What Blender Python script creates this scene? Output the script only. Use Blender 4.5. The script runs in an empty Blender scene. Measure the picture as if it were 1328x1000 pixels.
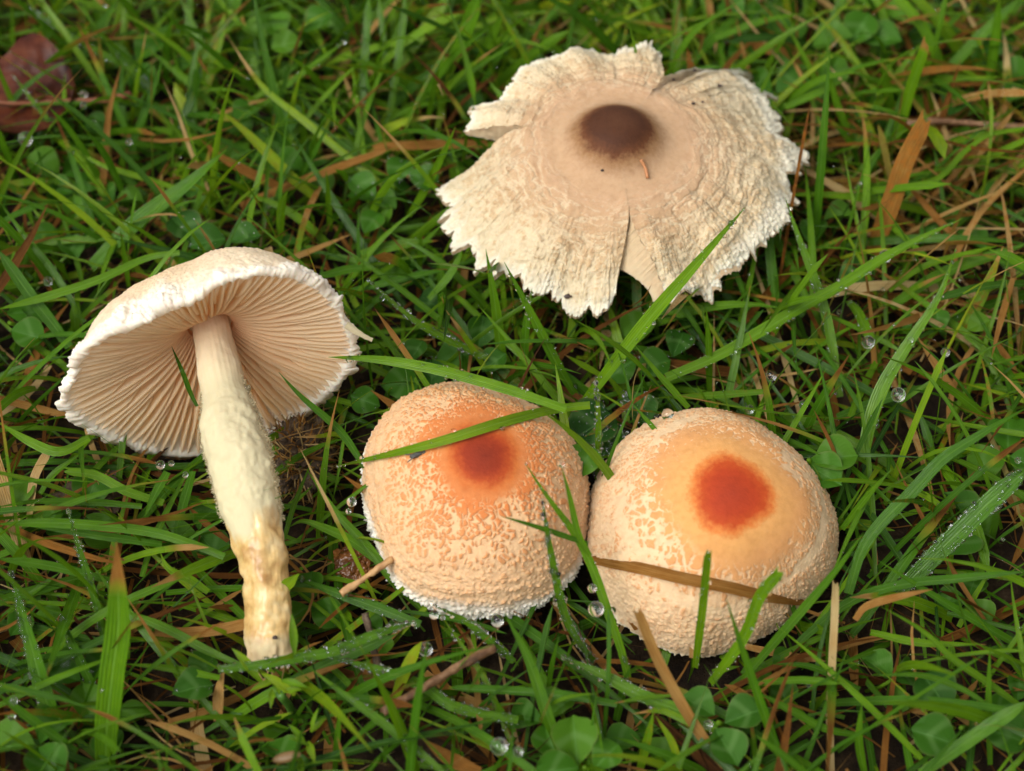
import bpy, math, random
import numpy as np
from mathutils import Vector
from mathutils.bvhtree import BVHTree

scene = bpy.context.scene
COL = scene.collection
rng = np.random.default_rng(11)
f4 = np.float32

# ------------------------------------------------------------------ camera, sky, sun, exposure
PITCH, DIST, TARGET, FPX = math.radians(50), 0.30, np.array([0, 0, 0.015]), 2490.0
FWD = np.array([0, math.cos(PITCH), -math.sin(PITCH)])
UPV = np.array([0, math.sin(PITCH), math.cos(PITCH)])
RGT = np.array([1.0, 0, 0])
EYE = TARGET - FWD * DIST
cam_d = bpy.data.cameras.new('camera')
cam = bpy.data.objects.new('camera', cam_d)
COL.objects.link(cam)
cam.location = EYE
cam.rotation_euler = (math.pi / 2 - PITCH, 0, 0)
cam_d.sensor_width = 36.0
cam_d.lens = 36.0 * FPX / 1328
cam_d.clip_start, cam_d.clip_end = 0.01, 200
cam_d.dof.use_dof = True
cam_d.dof.focus_distance = 0.292
cam_d.dof.aperture_fstop = 18
scene.camera = cam

SUN_EL, SUN_AZ = math.radians(54), math.radians(-128)         # azimuth from +Y (behind the lawn) towards -X: from the left
world = bpy.data.worlds.new('World')
scene.world = world
world.use_nodes = True
wn = world.node_tree
wn.nodes.clear()
sky = wn.nodes.new('ShaderNodeTexSky')
sky.sky_type = 'NISHITA'
sky.sun_disc = False
sky.sun_elevation = SUN_EL
sky.sun_rotation = SUN_AZ
sky.air_density, sky.dust_density, sky.ozone_density = 1.0, 6.0, 1.0
hsv = wn.nodes.new('ShaderNodeHueSaturation')
hsv.inputs['Saturation'].default_value = 0.08                 # overcast: a nearly white sky
bg = wn.nodes.new('ShaderNodeBackground')
bg.inputs['Strength'].default_value = 0.15
wo = wn.nodes.new('ShaderNodeOutputWorld')
wn.links.new(sky.outputs[0], hsv.inputs['Color'])
wn.links.new(hsv.outputs[0], bg.inputs[0])
wn.links.new(bg.outputs[0], wo.inputs[0])
sun_d = bpy.data.lights.new('sun', 'SUN')
sun_d.energy = 1.0
sun_d.angle = math.radians(38)
sun_d.color = (1.0, 0.95, 0.83)
sun = bpy.data.objects.new('sun', sun_d)
COL.objects.link(sun)
sdir = Vector((math.sin(SUN_AZ) * math.cos(SUN_EL), math.cos(SUN_AZ) * math.cos(SUN_EL), math.sin(SUN_EL)))
sun.rotation_euler = sdir.to_track_quat('Z', 'Y').to_euler()
scene.view_settings.view_transform = 'Standard'
scene.view_settings.look = 'None'
scene.view_settings.exposure = 0.50
scene.view_settings.gamma = 1
scene.view_settings.use_curve_mapping = False
cy = scene.cycles
cy.use_denoising = True
cy.max_bounces, cy.diffuse_bounces, cy.transmission_bounces, cy.transparent_max_bounces = 8, 4, 6, 6

# ------------------------------------------------------------------ picture <-> place
def ray(px, py):
    return FWD + RGT * ((px - 664) / FPX) - UPV * ((py - 500) / FPX)
def at(px, py, z):
    r = ray(px, py)
    return EYE + r * ((z - EYE[2]) / r[2])
def on_plane(px, py, c, n):
    r = ray(px, py)
    return EYE + r * (np.dot(c - EYE, n) / np.dot(r, n))
def proj(p):
    d = np.asarray(p) - EYE
    z = d @ FWD
    return np.stack([664 + FPX * (d @ RGT) / z, 500 - FPX * (d @ UPV) / z], -1)

# ------------------------------------------------------------------ numpy noise
def _h(ix, iy, iz, seed):
    h = (ix.astype(np.uint32) * np.uint32(374761393) + iy.astype(np.uint32) * np.uint32(668265263)
         + iz.astype(np.uint32) * np.uint32(2246822519) + np.uint32(seed * 3266489917 & 0xffffffff))
    h = (h ^ (h >> np.uint32(13))) * np.uint32(1274126177)
    h = (h ^ (h >> np.uint32(16))) * np.uint32(2654435761)
    return ((h ^ (h >> np.uint32(15))) & np.uint32(0xffffff)).astype(f4) / f4(16777216)
def vnoise(p, seed=0):
    """smooth value noise in -1..1"""
    p = np.asarray(p, f4).reshape(-1, 3) + f4(1000)
    i = np.floor(p).astype(np.int64)
    f = (p - i).astype(f4)
    f = f * f * f * (f * (f * 6 - 15) + 10)
    r = np.zeros(len(p), f4)
    for dx in (0, 1):
        wx = f[:, 0] if dx else 1 - f[:, 0]
        for dy in (0, 1):
            wy = f[:, 1] if dy else 1 - f[:, 1]
            for dz in (0, 1):
                wz = f[:, 2] if dz else 1 - f[:, 2]
                r += wx * wy * wz * _h(i[:, 0] + dx, i[:, 1] + dy, i[:, 2] + dz, seed)
    return r * 2 - 1
def fbm(p, octv=4, seed=0, gain=0.5):
    p = np.asarray(p, f4)
    s, a, t = 0, 1.0, 0
    for k in range(octv):
        s = s + a * vnoise(p * (2.03 ** k) + 7.3 * k, seed + k)
        t += a
        a *= gain
    return s / t * 1.6
def worley(p, seed=0):
    p = np.asarray(p, f4).reshape(-1, 3) + f4(1000)
    i = np.floor(p).astype(np.int64)
    f1 = np.full(len(p), 9, f4)
    f2 = np.full(len(p), 9, f4)
    cid = np.zeros(len(p), f4)
    for dx in (-1, 0, 1):
        for dy in (-1, 0, 1):
            for dz in (-1, 0, 1):
                c = i + np.array([dx, dy, dz])
                a = _h(c[:, 0], c[:, 1], c[:, 2], seed)
                q = np.stack([c[:, 0] + a, c[:, 1] + _h(c[:, 0], c[:, 1], c[:, 2], seed + 5),
                              c[:, 2] + _h(c[:, 0], c[:, 1], c[:, 2], seed + 9)], 1).astype(f4)
                d = np.sqrt(((q - p) ** 2).sum(1))
                n1 = d < f1
                f2 = np.where(n1, f1, np.minimum(f2, d))
                cid = np.where(n1, a, cid)
                f1 = np.where(n1, d, f1)
    return f1, f2, cid
def sstep(a, b, x):
    t = np.clip((x - a) / (b - a), 0, 1)
    return t * t * (3 - 2 * t)

# ------------------------------------------------------------------ meshes and objects
def mesh_of(name, V, faces, attrs=None, mat=None, smooth=True):
    """faces: (n,4) and/or (n,3) int arrays"""
    V = np.asarray(V, f4).reshape(-1, 3)
    if isinstance(faces, np.ndarray):
        faces = [faces]
    faces = [np.asarray(f, np.int32) for f in faces if len(f)]
    me = bpy.data.meshes.new(name)
    me.vertices.add(len(V))
    me.vertices.foreach_set('co', V.ravel())
    li = np.concatenate([f.ravel() for f in faces])
    ln = np.concatenate([np.full(len(f), f.shape[1], np.int32) for f in faces])
    me.loops.add(len(li))
    me.loops.foreach_set('vertex_index', li)
    me.polygons.add(len(ln))
    me.polygons.foreach_set('loop_start', np.concatenate([[0], np.cumsum(ln)[:-1]]).astype(np.int32))
    me.polygons.foreach_set('loop_total', ln)
    if smooth:
        me.polygons.foreach_set('use_smooth', np.ones(len(ln), bool))
    for k, v in (attrs or {}).items():
        a = me.attributes.new(k, 'FLOAT', 'POINT')
        a.data.foreach_set('value', np.broadcast_to(np.asarray(v, f4), (len(V),)).ravel())
    me.update(calc_edges=True)
    me.validate()
    if mat:
        me.materials.append(mat)
    return me
def link(name, me, parent=None, label=None, cat=None, group=None, kind=None, loc=None):
    o = bpy.data.objects.new(name, me)
    COL.objects.link(o)
    if parent:
        o.parent = parent
    if loc is not None:
        o.location = loc
    if label: o['label'] = label
    if cat: o['category'] = cat
    if group: o['group'] = group
    if kind: o['kind'] = kind
    return o
def grid_faces(nu, nv, wrap=False, flip=False, base=0):
    """verts indexed u*nv+v"""
    u = np.arange(nu if wrap else nu - 1)
    v = np.arange(nv - 1)
    U, W = np.meshgrid(u, v, indexing='ij')
    U, W = U.ravel(), W.ravel()
    U1 = (U + 1) % nu
    F = np.stack([U * nv + W, U1 * nv + W, U1 * nv + W + 1, U * nv + W + 1], 1) + base
    return F[:, ::-1] if flip else F
def grid_normals(P, wrap):
    if wrap:
        du = np.roll(P, -1, 0) - np.roll(P, 1, 0)
    else:
        du = np.gradient(P, axis=0)
    dv = np.gradient(P, axis=1)
    n = np.cross(du, dv)
    return n / (np.linalg.norm(n, axis=-1, keepdims=True) + 1e-12)
def nrm(v):
    v = np.asarray(v, float)
    return v / (np.linalg.norm(v, axis=-1, keepdims=True) + 1e-12)
def catmull(pts, n):
    P = np.asarray(pts, float)
    if len(P) == 2:
        return P[0] + (P[1] - P[0]) * np.linspace(0, 1, n)[:, None]
    Q = np.vstack([2 * P[0] - P[1], P, 2 * P[-1] - P[-2]])
    d = np.r_[0, np.cumsum(np.linalg.norm(np.diff(P, axis=0), axis=1))]
    s = np.linspace(0, d[-1], n)
    out = []
    for x in s:
        k = min(np.searchsorted(d, x, side='right') - 1, len(P) - 2)
        t = (x - d[k]) / (d[k + 1] - d[k])
        a, b, c, e = Q[k:k + 4]
        out.append(.5 * (2 * b + (c - a) * t + (2 * a - 5 * b + 4 * c - e) * t * t + (3 * b - a - 3 * c + e) * t ** 3))
    return np.array(out)
def tube(path, rad, sides=10, rough=0, seed=0, cap=True):
    """closed tube: verts, faces"""
    P = np.asarray(path, float)
    rad = np.broadcast_to(np.asarray(rad, float), (len(P),))
    t = nrm(np.gradient(P, axis=0))
    ref = np.array([0, 0, 1.0]) if abs(t[0, 2]) < .8 else np.array([0, 1.0, 0])
    e1 = nrm(np.cross(t, ref))
    e2 = np.cross(t, e1)
    a = np.linspace(0, 2 * np.pi, sides, endpoint=False)
    V = P[:, None] + rad[:, None, None] * (np.cos(a)[None, :, None] * e1[:, None] + np.sin(a)[None, :, None] * e2[:, None])
    if rough:
        V = V + ((vnoise(V / (rough * 3), seed) * rough).reshape(V.shape[:2])[..., None]) * nrm(V - P[:, None])
    n, s = len(P), sides
    F = grid_faces(n, s)
    W = np.stack([np.arange(n - 1) * s + s - 1, (np.arange(n - 1) + 1) * s + s - 1, (np.arange(n - 1) + 1) * s, np.arange(n - 1) * s], 1)
    V = V.reshape(-1, 3)
    V = np.vstack([V, P[0], P[-1]])
    k = np.arange(s)
    C0 = np.stack([np.full(s, n * s), k, (k + 1) % s], 1)
    C1 = np.stack([np.full(s, n * s + 1), (n - 1) * s + (k + 1) % s, (n - 1) * s + k], 1)
    return V, [np.vstack([F, W]), np.vstack([C0, C1])]
def ico(sub=1):
    import bmesh
    bm = bmesh.new()
    bmesh.ops.create_icosphere(bm, subdivisions=sub, radius=1)
    bm.verts.ensure_lookup_table()
    V = np.array([v.co[:] for v in bm.verts])
    F = np.array([[v.index for v in f.verts] for f in bm.faces])
    bm.free()
    return V, F

# ------------------------------------------------------------------ materials
class NT:
    def __init__(s, name):
        s.m = bpy.data.materials.new(name)
        s.m.use_nodes = True
        s.t = s.m.node_tree
        s.t.nodes.clear()
        s.out = s.t.nodes.new('ShaderNodeOutputMaterial')
    def n(s, typ, **kw):
        nd = s.t.nodes.new(typ)
        for k, v in kw.items():
            setattr(nd, k, v)
        return nd
    def setin(s, sock, v):
        if hasattr(v, 'is_output') or isinstance(v, bpy.types.NodeSocket):
            s.t.links.new(v, sock)
        else:
            if hasattr(sock.default_value, '__len__') and len(sock.default_value) == 4 and len(v) == 3:
                v = (*v, 1)
            sock.default_value = v
    def attr(s, name):
        return s.n('ShaderNodeAttribute', attribute_name=name).outputs['Fac']
    def pos(s):
        return s.n('ShaderNodeTexCoord').outputs['Object']
    def noise(s, scale, detail=3, rough=.55, vec=None, col=False):
        nd = s.n('ShaderNodeTexNoise')
        nd.inputs['Scale'].default_value = scale
        nd.inputs['Detail'].default_value = detail
        nd.inputs['Roughness'].default_value = rough
        s.t.links.new(vec if vec is not None else s.pos(), nd.inputs['Vector'])
        return nd.outputs['Color' if col else 'Fac']
    def math(s, op, a, b=0.0, clamp=False):
        nd = s.n('ShaderNodeMath', operation=op, use_clamp=clamp)
        s.setin(nd.inputs[0], a)
        s.setin(nd.inputs[1], b)
        return nd.outputs[0]
    def rng(s, v, a, b, c=0.0, d=1.0):
        nd = s.n('ShaderNodeMapRange', interpolation_type='SMOOTHSTEP')
        s.setin(nd.inputs[0], v)
        for k, x in zip((1, 2, 3, 4), (a, b, c, d)):
            nd.inputs[k].default_value = x
        return nd.outputs[0]
    def ramp(s, fac, stops):
        nd = s.n('ShaderNodeValToRGB')
        el = nd.color_ramp.elements
        while len(el) < len(stops):
            el.new(.5)
        for e, (p, c) in zip(el, stops):
            e.position = p
            e.color = (*c, 1)
        s.setin(nd.inputs[0], fac)
        return nd.outputs[0]
    def mix(s, fac, a, b, mode='MIX'):
        nd = s.n('ShaderNodeMix', data_type='RGBA', blend_type=mode)
        s.setin(nd.inputs[0], fac)
        s.setin(nd.inputs[6], a)
        s.setin(nd.inputs[7], b)
        return nd.outputs[2]
    def bump(s, h, dist, strength=1.0):
        nd = s.n('ShaderNodeBump')
        nd.inputs['Strength'].default_value = strength
        nd.inputs['Distance'].default_value = dist
        s.t.links.new(h, nd.inputs['Height'])
        return nd.outputs[0]
    def bsdf(s, **kw):
        nd = s.n('ShaderNodeBsdfPrincipled')
        for k, v in kw.items():
            s.setin(nd.inputs[k.replace('_', ' ')], v)
        return nd
    def done(s, sh):
        s.t.links.new(sh, s.out.inputs[0])
        return s.m

def flesh_sss(nt, b, w=.25, r=.0012):
    b.inputs['Subsurface Weight'].default_value = w
    b.inputs['Subsurface Radius'].default_value = (1.0, .6, .35)
    b.inputs['Subsurface Scale'].default_value = r

def cap_material(name, disc, plate, ground, fringe, thin=0, k=.66):
    """disc, plate, ground: colour ramps over the distance from the umbo; attributes s, plate, fuzz"""
    t = NT(name)
    dim = lambda st: [(p, tuple(v * k for v in q)) for p, q in st]
    disc, plate, ground, fringe = (disc[0], disc[1], dim(disc[2])), dim(plate), dim(ground), tuple(v * (k + .06) for v in fringe)
    s_ = t.attr('s')
    wob = t.math('ADD', s_, t.math('MULTIPLY', t.math('SUBTRACT', t.math('ADD', t.math('MULTIPLY', t.noise(420, 4, .65), .6), t.math('MULTIPLY', t.noise(1700, 3, .6), .4)), .5), .115))
    c_pl = t.ramp(wob, plate)
    c_gr = t.ramp(wob, ground)
    blot = t.noise(900, 4)
    c = t.mix(t.attr('plate'), c_gr, c_pl)
    c = t.mix(t.rng(wob, disc[0], disc[1]), t.ramp(wob, disc[2]), c)
    c = t.mix(t.math('MULTIPLY', t.rng(blot, .35, .75), .22), c, (.45, .30, .17), 'MULTIPLY')
    c = t.mix(t.attr('fuzz'), c, fringe)
    fine = t.noise(2600, 4, .65)
    b = t.bsdf(Base_Color=c, Roughness=t.rng(s_, .08, .3, .62, .8), Normal=t.bump(fine, .00010, .7))
    b.inputs['Specular IOR Level'].default_value = .18
    flesh_sss(t, b)
    if not thin:
        return t.done(b.outputs[0])
    tr = t.n('ShaderNodeBsdfTranslucent')
    t.setin(tr.inputs[0], t.mix(.5, c, (.95, .62, .34)))
    mx = t.n('ShaderNodeMixShader')
    mx.inputs[0].default_value = thin
    t.t.links.new(b.outputs[0], mx.inputs[1])
    t.t.links.new(tr.outputs[0], mx.inputs[2])
    return t.done(mx.outputs[0])

M = {}
M['cap_c'] = cap_material('orange_scaly_cap',
    (.18, .29, [(0, (.27, .032, .011)), (.10, (.36, .042, .011)), (.148, (.52, .085, .016)), (.195, (.70, .20, .045)), (.28, (.80, .38, .15))]),
    [(.18, (.70, .18, .04)), (.30, (.76, .25, .07)), (.44, (.78, .33, .12)), (.7, (.78, .38, .15)), (1, (.78, .44, .21))],
    [(.18, (.78, .36, .12)), (.34, (.92, .59, .32)), (.7, (.90, .58, .32)), (1, (.92, .64, .39))], (.92, .86, .74))
M['cap_d'] = cap_material('buff_scaly_cap',
    (.24, .38, [(0, (.40, .045, .014)), (.11, (.50, .056, .012)), (.158, (.58, .085, .014)), (.200, (.78, .25, .055)), (.235, (.86, .43, .14)), (.44, (.84, .44, .15))]),
    [(.22, (.86, .42, .14)), (.40, (.82, .40, .15)), (.68, (.78, .40, .18)), (.85, (.78, .44, .21)), (1, (.80, .49, .27))],
    [(.22, (.90, .52, .22)), (.40, (.94, .67, .40)), (.75, (.91, .64, .38)), (1, (.90, .66, .42))], (.90, .78, .56))
M['cap_b'] = cap_material('brown_centred_cap',
    (.24, .40, [(0, (.105, .038, .015)), (.15, (.085, .027, .010)), (.195, (.15, .052, .018)), (.235, (.36, .19, .085)), (.32, (.64, .42, .25))]),
    [(.25, (.60, .38, .21)), (.45, (.64, .41, .24)), (.7, (.62, .42, .23)), (1, (.72, .54, .31))],
    [(.25, (.56, .37, .21)), (.45, (.76, .58, .38)), (.75, (.82, .67, .44)), (1, (.80, .68, .46))], (.83, .77, .61))
M['cap_a'] = cap_material('pale_cap_skin',
    (.02, .10, [(0, (.70, .42, .2)), (.2, (.78, .54, .3))]),
    [(.1, (.82, .56, .32)), (.6, (.84, .62, .38)), (1, (.86, .72, .52))],
    [(.1, (.88, .66, .42)), (.6, (.90, .72, .49)), (1, (.90, .79, .58))], (.93, .89, .78), .30, .95)

t = NT('gill_flesh')
c = t.ramp(t.attr('s'), [(0, (.97, .52, .23)), (.3, (.98, .75, .46)), (.8, (.98, .86, .60)), (1, (.97, .89, .70))])  # orange towards the stem: light glowing through the flesh, painted into the colour
b = t.bsdf(Base_Color=c, Roughness=.6, Normal=t.bump(t.noise(1500, 3), .0001, .4))
tr = t.n('ShaderNodeBsdfTranslucent')
t.setin(tr.inputs[0], t.mix(.5, c, (.92, .62, .38)))
mx = t.n('ShaderNodeMixShader')
mx.inputs[0].default_value = .68
t.t.links.new(b.outputs[0], mx.inputs[1])
t.t.links.new(tr.outputs[0], mx.inputs[2])
M['gill'] = t.done(mx.outputs[0])

t = NT('stem_flesh')
u = t.attr('s')
c = t.ramp(u, [(0, (.74, .46, .25)), (.14, (.64, .50, .32)), (.28, (.50, .435, .27)), (.6, (.50, .435, .265))])
low = t.ramp(t.noise(330, 4), [(.3, (.34, .18, .055)), (.5, (.54, .36, .14)), (.72, (.66, .52, .28))])
c = t.mix(t.attr('plate'), c, low)
c = t.mix(t.attr('stain'), c, (.22, .10, .03))
b = t.bsdf(Base_Color=c, Roughness=t.rng(t.attr('plate'), 0, 1, .8, .33), Normal=t.bump(t.noise(900, 4, .6), .00020, .45))
flesh_sss(t, b, .25, .0012)
M['stem'] = t.done(b.outputs[0])

t = NT('white_wool')
b = t.bsdf(Base_Color=(.54, .475, .31), Roughness=.9)
tr = t.n('ShaderNodeBsdfTranslucent')
t.setin(tr.inputs[0], (.70, .63, .45))
mx = t.n('ShaderNodeMixShader')
mx.inputs[0].default_value = .5
t.t.links.new(b.outputs[0], mx.inputs[1])
t.t.links.new(tr.outputs[0], mx.inputs[2])
M['wool'] = t.done(mx.outputs[0])

# grass: attributes along (0 root .. 1 tip), across (-1..1), tint, dry, rust
t = NT('wet_grass_blade')
al, ac, tint, dry, rust = (t.attr(k) for k in ('along', 'across', 'tint', 'dry', 'rust'))
n1 = t.noise(260, 3)
cmb = t.n('ShaderNodeCombineXYZ')
t.setin(cmb.inputs[0], t.math('MULTIPLY', ac, 1.7)); t.setin(cmb.inputs[1], t.math('MULTIPLY', al, 2.6)); t.setin(cmb.inputs[2], t.math('MULTIPLY', tint, 43.0))
streak = t.noise(2.6, 5, .62, cmb.outputs[0])
tv = t.math('ADD', tint, t.math('MULTIPLY', t.math('SUBTRACT', n1, .5), .3), True)
green = t.ramp(tv, [(0, (.016, .060, .004)), (.35, (.055, .158, .003)), (.7, (.140, .275, .004)), (1, (.310, .370, .010))])
stripe = t.math('SINE', t.math('ADD', t.math('MULTIPLY', ac, 21.0), t.math('MULTIPLY', streak, 7.0)))
s01 = t.math('ADD', t.math('MULTIPLY', stripe, .5), .5)
green = t.mix(t.math('MULTIPLY', s01, .28), green, t.mix(.40, green, (.17, .36, .05)))
green = t.mix(t.rng(streak, .35, .68, .0, .5), green, t.mix(.55, green, (.015, .055, .008)))
green = t.mix(t.math('MULTIPLY', t.rng(t.math('ABSOLUTE', ac), .12, .0), .28), green, (.20, .36, .07))
brown = t.ramp(t.math('ADD', tv, t.math('MULTIPLY', t.math('SUBTRACT', streak, .5), .5), True), [(0, (.034, .014, .005)), (.25, (.13, .050, .011)), (.5, (.28, .125, .026)), (.72, (.42, .24, .075)), (1, (.56, .42, .20))])
brown = t.mix(t.math('MULTIPLY', s01, .35), brown, (.5, .42, .33), 'MULTIPLY')
spots = t.math('MULTIPLY', t.rng(t.noise(850, 4, .65), .44, .66), t.math('MULTIPLY', rust, .85), True)
dmix = t.math('ADD', dry, t.math('MULTIPLY', t.math('MULTIPLY', dry, t.math('SUBTRACT', 1.0, dry)), t.math('SUBTRACT', t.noise(700, 3), .5)), True)
yel = t.mix(t.rng(dmix, .12, .55), green, (.20, .20, .015))
c = t.mix(t.rng(dmix, .45, .85), yel, brown)
c = t.mix(spots, c, t.mix(streak, (.20, .060, .010), (.40, .15, .018)))
b = t.bsdf(Base_Color=c, Roughness=t.rng(dry, 0, 1, .24, .6), Normal=t.bump(t.math('ADD', t.math('ADD', s01, t.math('MULTIPLY', streak, 1.5)), t.noise(1600, 2)), .00014, .6))
t.setin(b.inputs['Specular IOR Level'], t.rng(dry, 0, 1, .28, .08))
tr = t.n('ShaderNodeBsdfTranslucent')
t.setin(tr.inputs[0], t.mix(.5, c, t.mix(1.0, c, (1.0, 1.2, .5), 'MULTIPLY')))
mx = t.n('ShaderNodeMixShader')
mx.inputs[0].default_value = .36
t.t.links.new(b.outputs[0], mx.inputs[1])
t.t.links.new(tr.outputs[0], mx.inputs[2])
M['grass'] = t.done(mx.outputs[0])

# clover: attributes along, across, tint
t = NT('clover_leaf')
al, ac, tint = t.attr('along'), t.attr('across'), t.attr('tint')
c = t.ramp(tint, [(0, (.010, .046, .005)), (.5, (.038, .120, .006)), (1, (.120, .215, .008))])
aab = t.math('ABSOLUTE', ac)
vm = t.math('SUBTRACT', al, t.math('SUBTRACT', .62, t.math('MULTIPLY', aab, .30)))
band = t.rng(t.math('ABSOLUTE', vm), .13, .02)
c = t.mix(t.math('MULTIPLY', band, .30), c, (.12, .22, .06))
c = t.mix(t.math('MULTIPLY', t.rng(aab, .05, .0), .5), c, (.09, .20, .05))
c = t.mix(t.math('MULTIPLY', t.rng(aab, .86, 1.0), .25), c, (.14, .12, .04))
rib = t.math('SINE', t.math('MULTIPLY', t.math('SUBTRACT', al, t.math('MULTIPLY', aab, .6)), 60.0))
c = t.mix(t.math('MULTIPLY', t.rng(t.noise(900, 3), .62, .70), .45), c, (.05, .07, .02))
b = t.bsdf(Base_Color=c, Roughness=.5, Normal=t.bump(t.math('ADD', t.math('MULTIPLY', rib, .4), t.noise(1200, 3)), .0001, .3))
b.inputs['Specular IOR Level'].default_value = .13
tr = t.n('ShaderNodeBsdfTranslucent')
t.setin(tr.inputs[0], t.mix(1.0, c, (1.0, 1.25, .6), 'MULTIPLY'))
mx = t.n('ShaderNodeMixShader')
mx.inputs[0].default_value = .22
t.t.links.new(b.outputs[0], mx.inputs[1])
t.t.links.new(tr.outputs[0], mx.inputs[2])
M['clover'] = t.done(mx.outputs[0])

t = NT('water')
gb = t.n('ShaderNodeBsdfGlass')
gb.inputs['Roughness'].default_value = 0.0
gb.inputs['IOR'].default_value = 1.33
M['water'] = t.done(gb.outputs[0])

t = NT('wet_soil')
c = t.ramp(t.noise(260, 6, .65), [(.3, (.006, .004, .003)), (.5, (.018, .011, .006)), (.68, (.048, .030, .016)), (.8, (.085, .058, .034))])
b = t.bsdf(Base_Color=c, Roughness=.9, Normal=t.bump(t.noise(500, 6, .7), .0012, 1))
b.inputs['Specular IOR Level'].default_value = .12
M['soil'] = t.done(b.outputs[0])
t = NT('soil_clod')
c = t.ramp(t.noise(480, 6, .7), [(.3, (.030, .021, .014)), (.5, (.095, .065, .042)), (.7, (.17, .125, .085))])
b = t.bsdf(Base_Color=c, Roughness=.85, Normal=t.bump(t.noise(1300, 5, .7), .0006, 1))
b.inputs['Specular IOR Level'].default_value = .15
M['clod'] = t.done(b.outputs[0])
t = NT('fallen_leaf')
al, ac = t.attr('along'), t.attr('across')
c = t.ramp(t.noise(190, 5, .6), [(.3, (.022, .005, .003)), (.5, (.055, .013, .006)), (.7, (.105, .030, .012))])
c = t.mix(t.math('MULTIPLY', t.rng(t.math('ABSOLUTE', ac), .05, .0), .6), c, (.20, .075, .035))
c = t.mix(t.math('MULTIPLY', t.rng(t.noise(520, 4), .55, .7), .5), c, (.03, .012, .010))
b = t.bsdf(Base_Color=c, Roughness=.34, Normal=t.bump(t.noise(420, 4), .0006, .6))
b.inputs['Specular IOR Level'].default_value = .12
M['fallen'] = t.done(b.outputs[0])
t = NT('brown_wood')
c = t.ramp(t.noise(380, 5, .65), [(.3, (.035, .016, .008)), (.5, (.13, .060, .024)), (.7, (.27, .15, .07))])
b = t.bsdf(Base_Color=c, Roughness=.5, Normal=t.bump(t.noise(900, 4), .0005, .8))
M['wood'] = t.done(b.outputs[0])
t = NT('tan_stick')
c = t.ramp(t.noise(500, 4), [(.3, (.26, .13, .05)), (.6, (.46, .27, .11))])
b = t.bsdf(Base_Color=c, Roughness=.55, Normal=t.bump(t.noise(1200, 3), .0002, .6))
M['stick'] = t.done(b.outputs[0])
t = NT('wet_brown_lump')
c = t.ramp(t.noise(260, 4), [(.3, (.035, .012, .004)), (.55, (.13, .045, .010)), (.75, (.24, .10, .025))])
b = t.bsdf(Base_Color=c, Roughness=.22, Normal=t.bump(t.noise(700, 4), .0004, .8))
M['lump'] = t.done(b.outputs[0])
def plain(name, col, rough=.6):
    t = NT(name)
    c = t.mix(t.math('MULTIPLY', t.noise(1200, 3), .6), col, tuple(x * .55 for x in col))
    b = t.bsdf(Base_Color=c, Roughness=rough)
    return t.done(b.outputs[0])
M['dirt'] = plain('dark_dirt', (.035, .016, .010))
M['thread'] = plain('orange_thread', (.42, .17, .06))
M['fly'] = plain('grey_insect', (.05, .05, .045), .4)
M['bud'] = plain('pink_bud', (.16, .09, .03), .5)
M['sprig'] = plain('sprig_green', (.075, .19, .022), .4)

# ------------------------------------------------------------------ ground
gx = np.r_[-20, -5, -1.2, np.linspace(-.32, .32, 129), 1.2, 5, 20]
gy = np.r_[-20, -5, -1.2, np.linspace(-.22, .42, 129), 1.2, 5, 20]
GX, GY = np.meshgrid(gx, gy, indexing='ij')
G = np.stack([GX, GY, 0 * GX], -1)
near = ((np.abs(GX) < .4) & (GY > -.3) & (GY < .5))
G[..., 2] = np.where(near, fbm(G.reshape(-1, 3) * 55, 4, 3).reshape(GX.shape) * .0022 - .001, -.001)
link('ground', mesh_of('ground', G, grid_faces(len(gx), len(gy)), mat=M['soil']), kind='structure')

# ------------------------------------------------------------------ mushrooms
BV = []                                                   # coarse copies, for finding out what lies on or in front of what
def remember(P, wrap=True):
    nu, nv = P.shape[:2]
    su, sv = max(1, nu // 90), max(1, nv // 40)
    Q = P[::su, ::sv]
    F = grid_faces(Q.shape[0], Q.shape[1], wrap and nu % su == 0)
    BV.append(BVHTree.FromPolygons([Vector(v) for v in Q.reshape(-1, 3)], F.tolist()))
def hit(px, py):
    r = ray(px, py)
    r = r / np.linalg.norm(r)
    best = None
    for b in BV:
        h = b.ray_cast(Vector(EYE), Vector(r), 2.0)
        if h[0] is not None and (best is None or h[3] < best):
            best = h[3]
    return best
def surf(px, py, lift=.0012):
    d = hit(px, py)
    r = nrm(ray(px, py))
    return EYE + r * ((d if d else .3) - lift)

def ring(co, th):
    return co[0] + sum(co[2 * k - 1] * np.cos(k * th) + co[2 * k] * np.sin(k * th) for k in range(1, (len(co) + 1) // 2))

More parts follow.
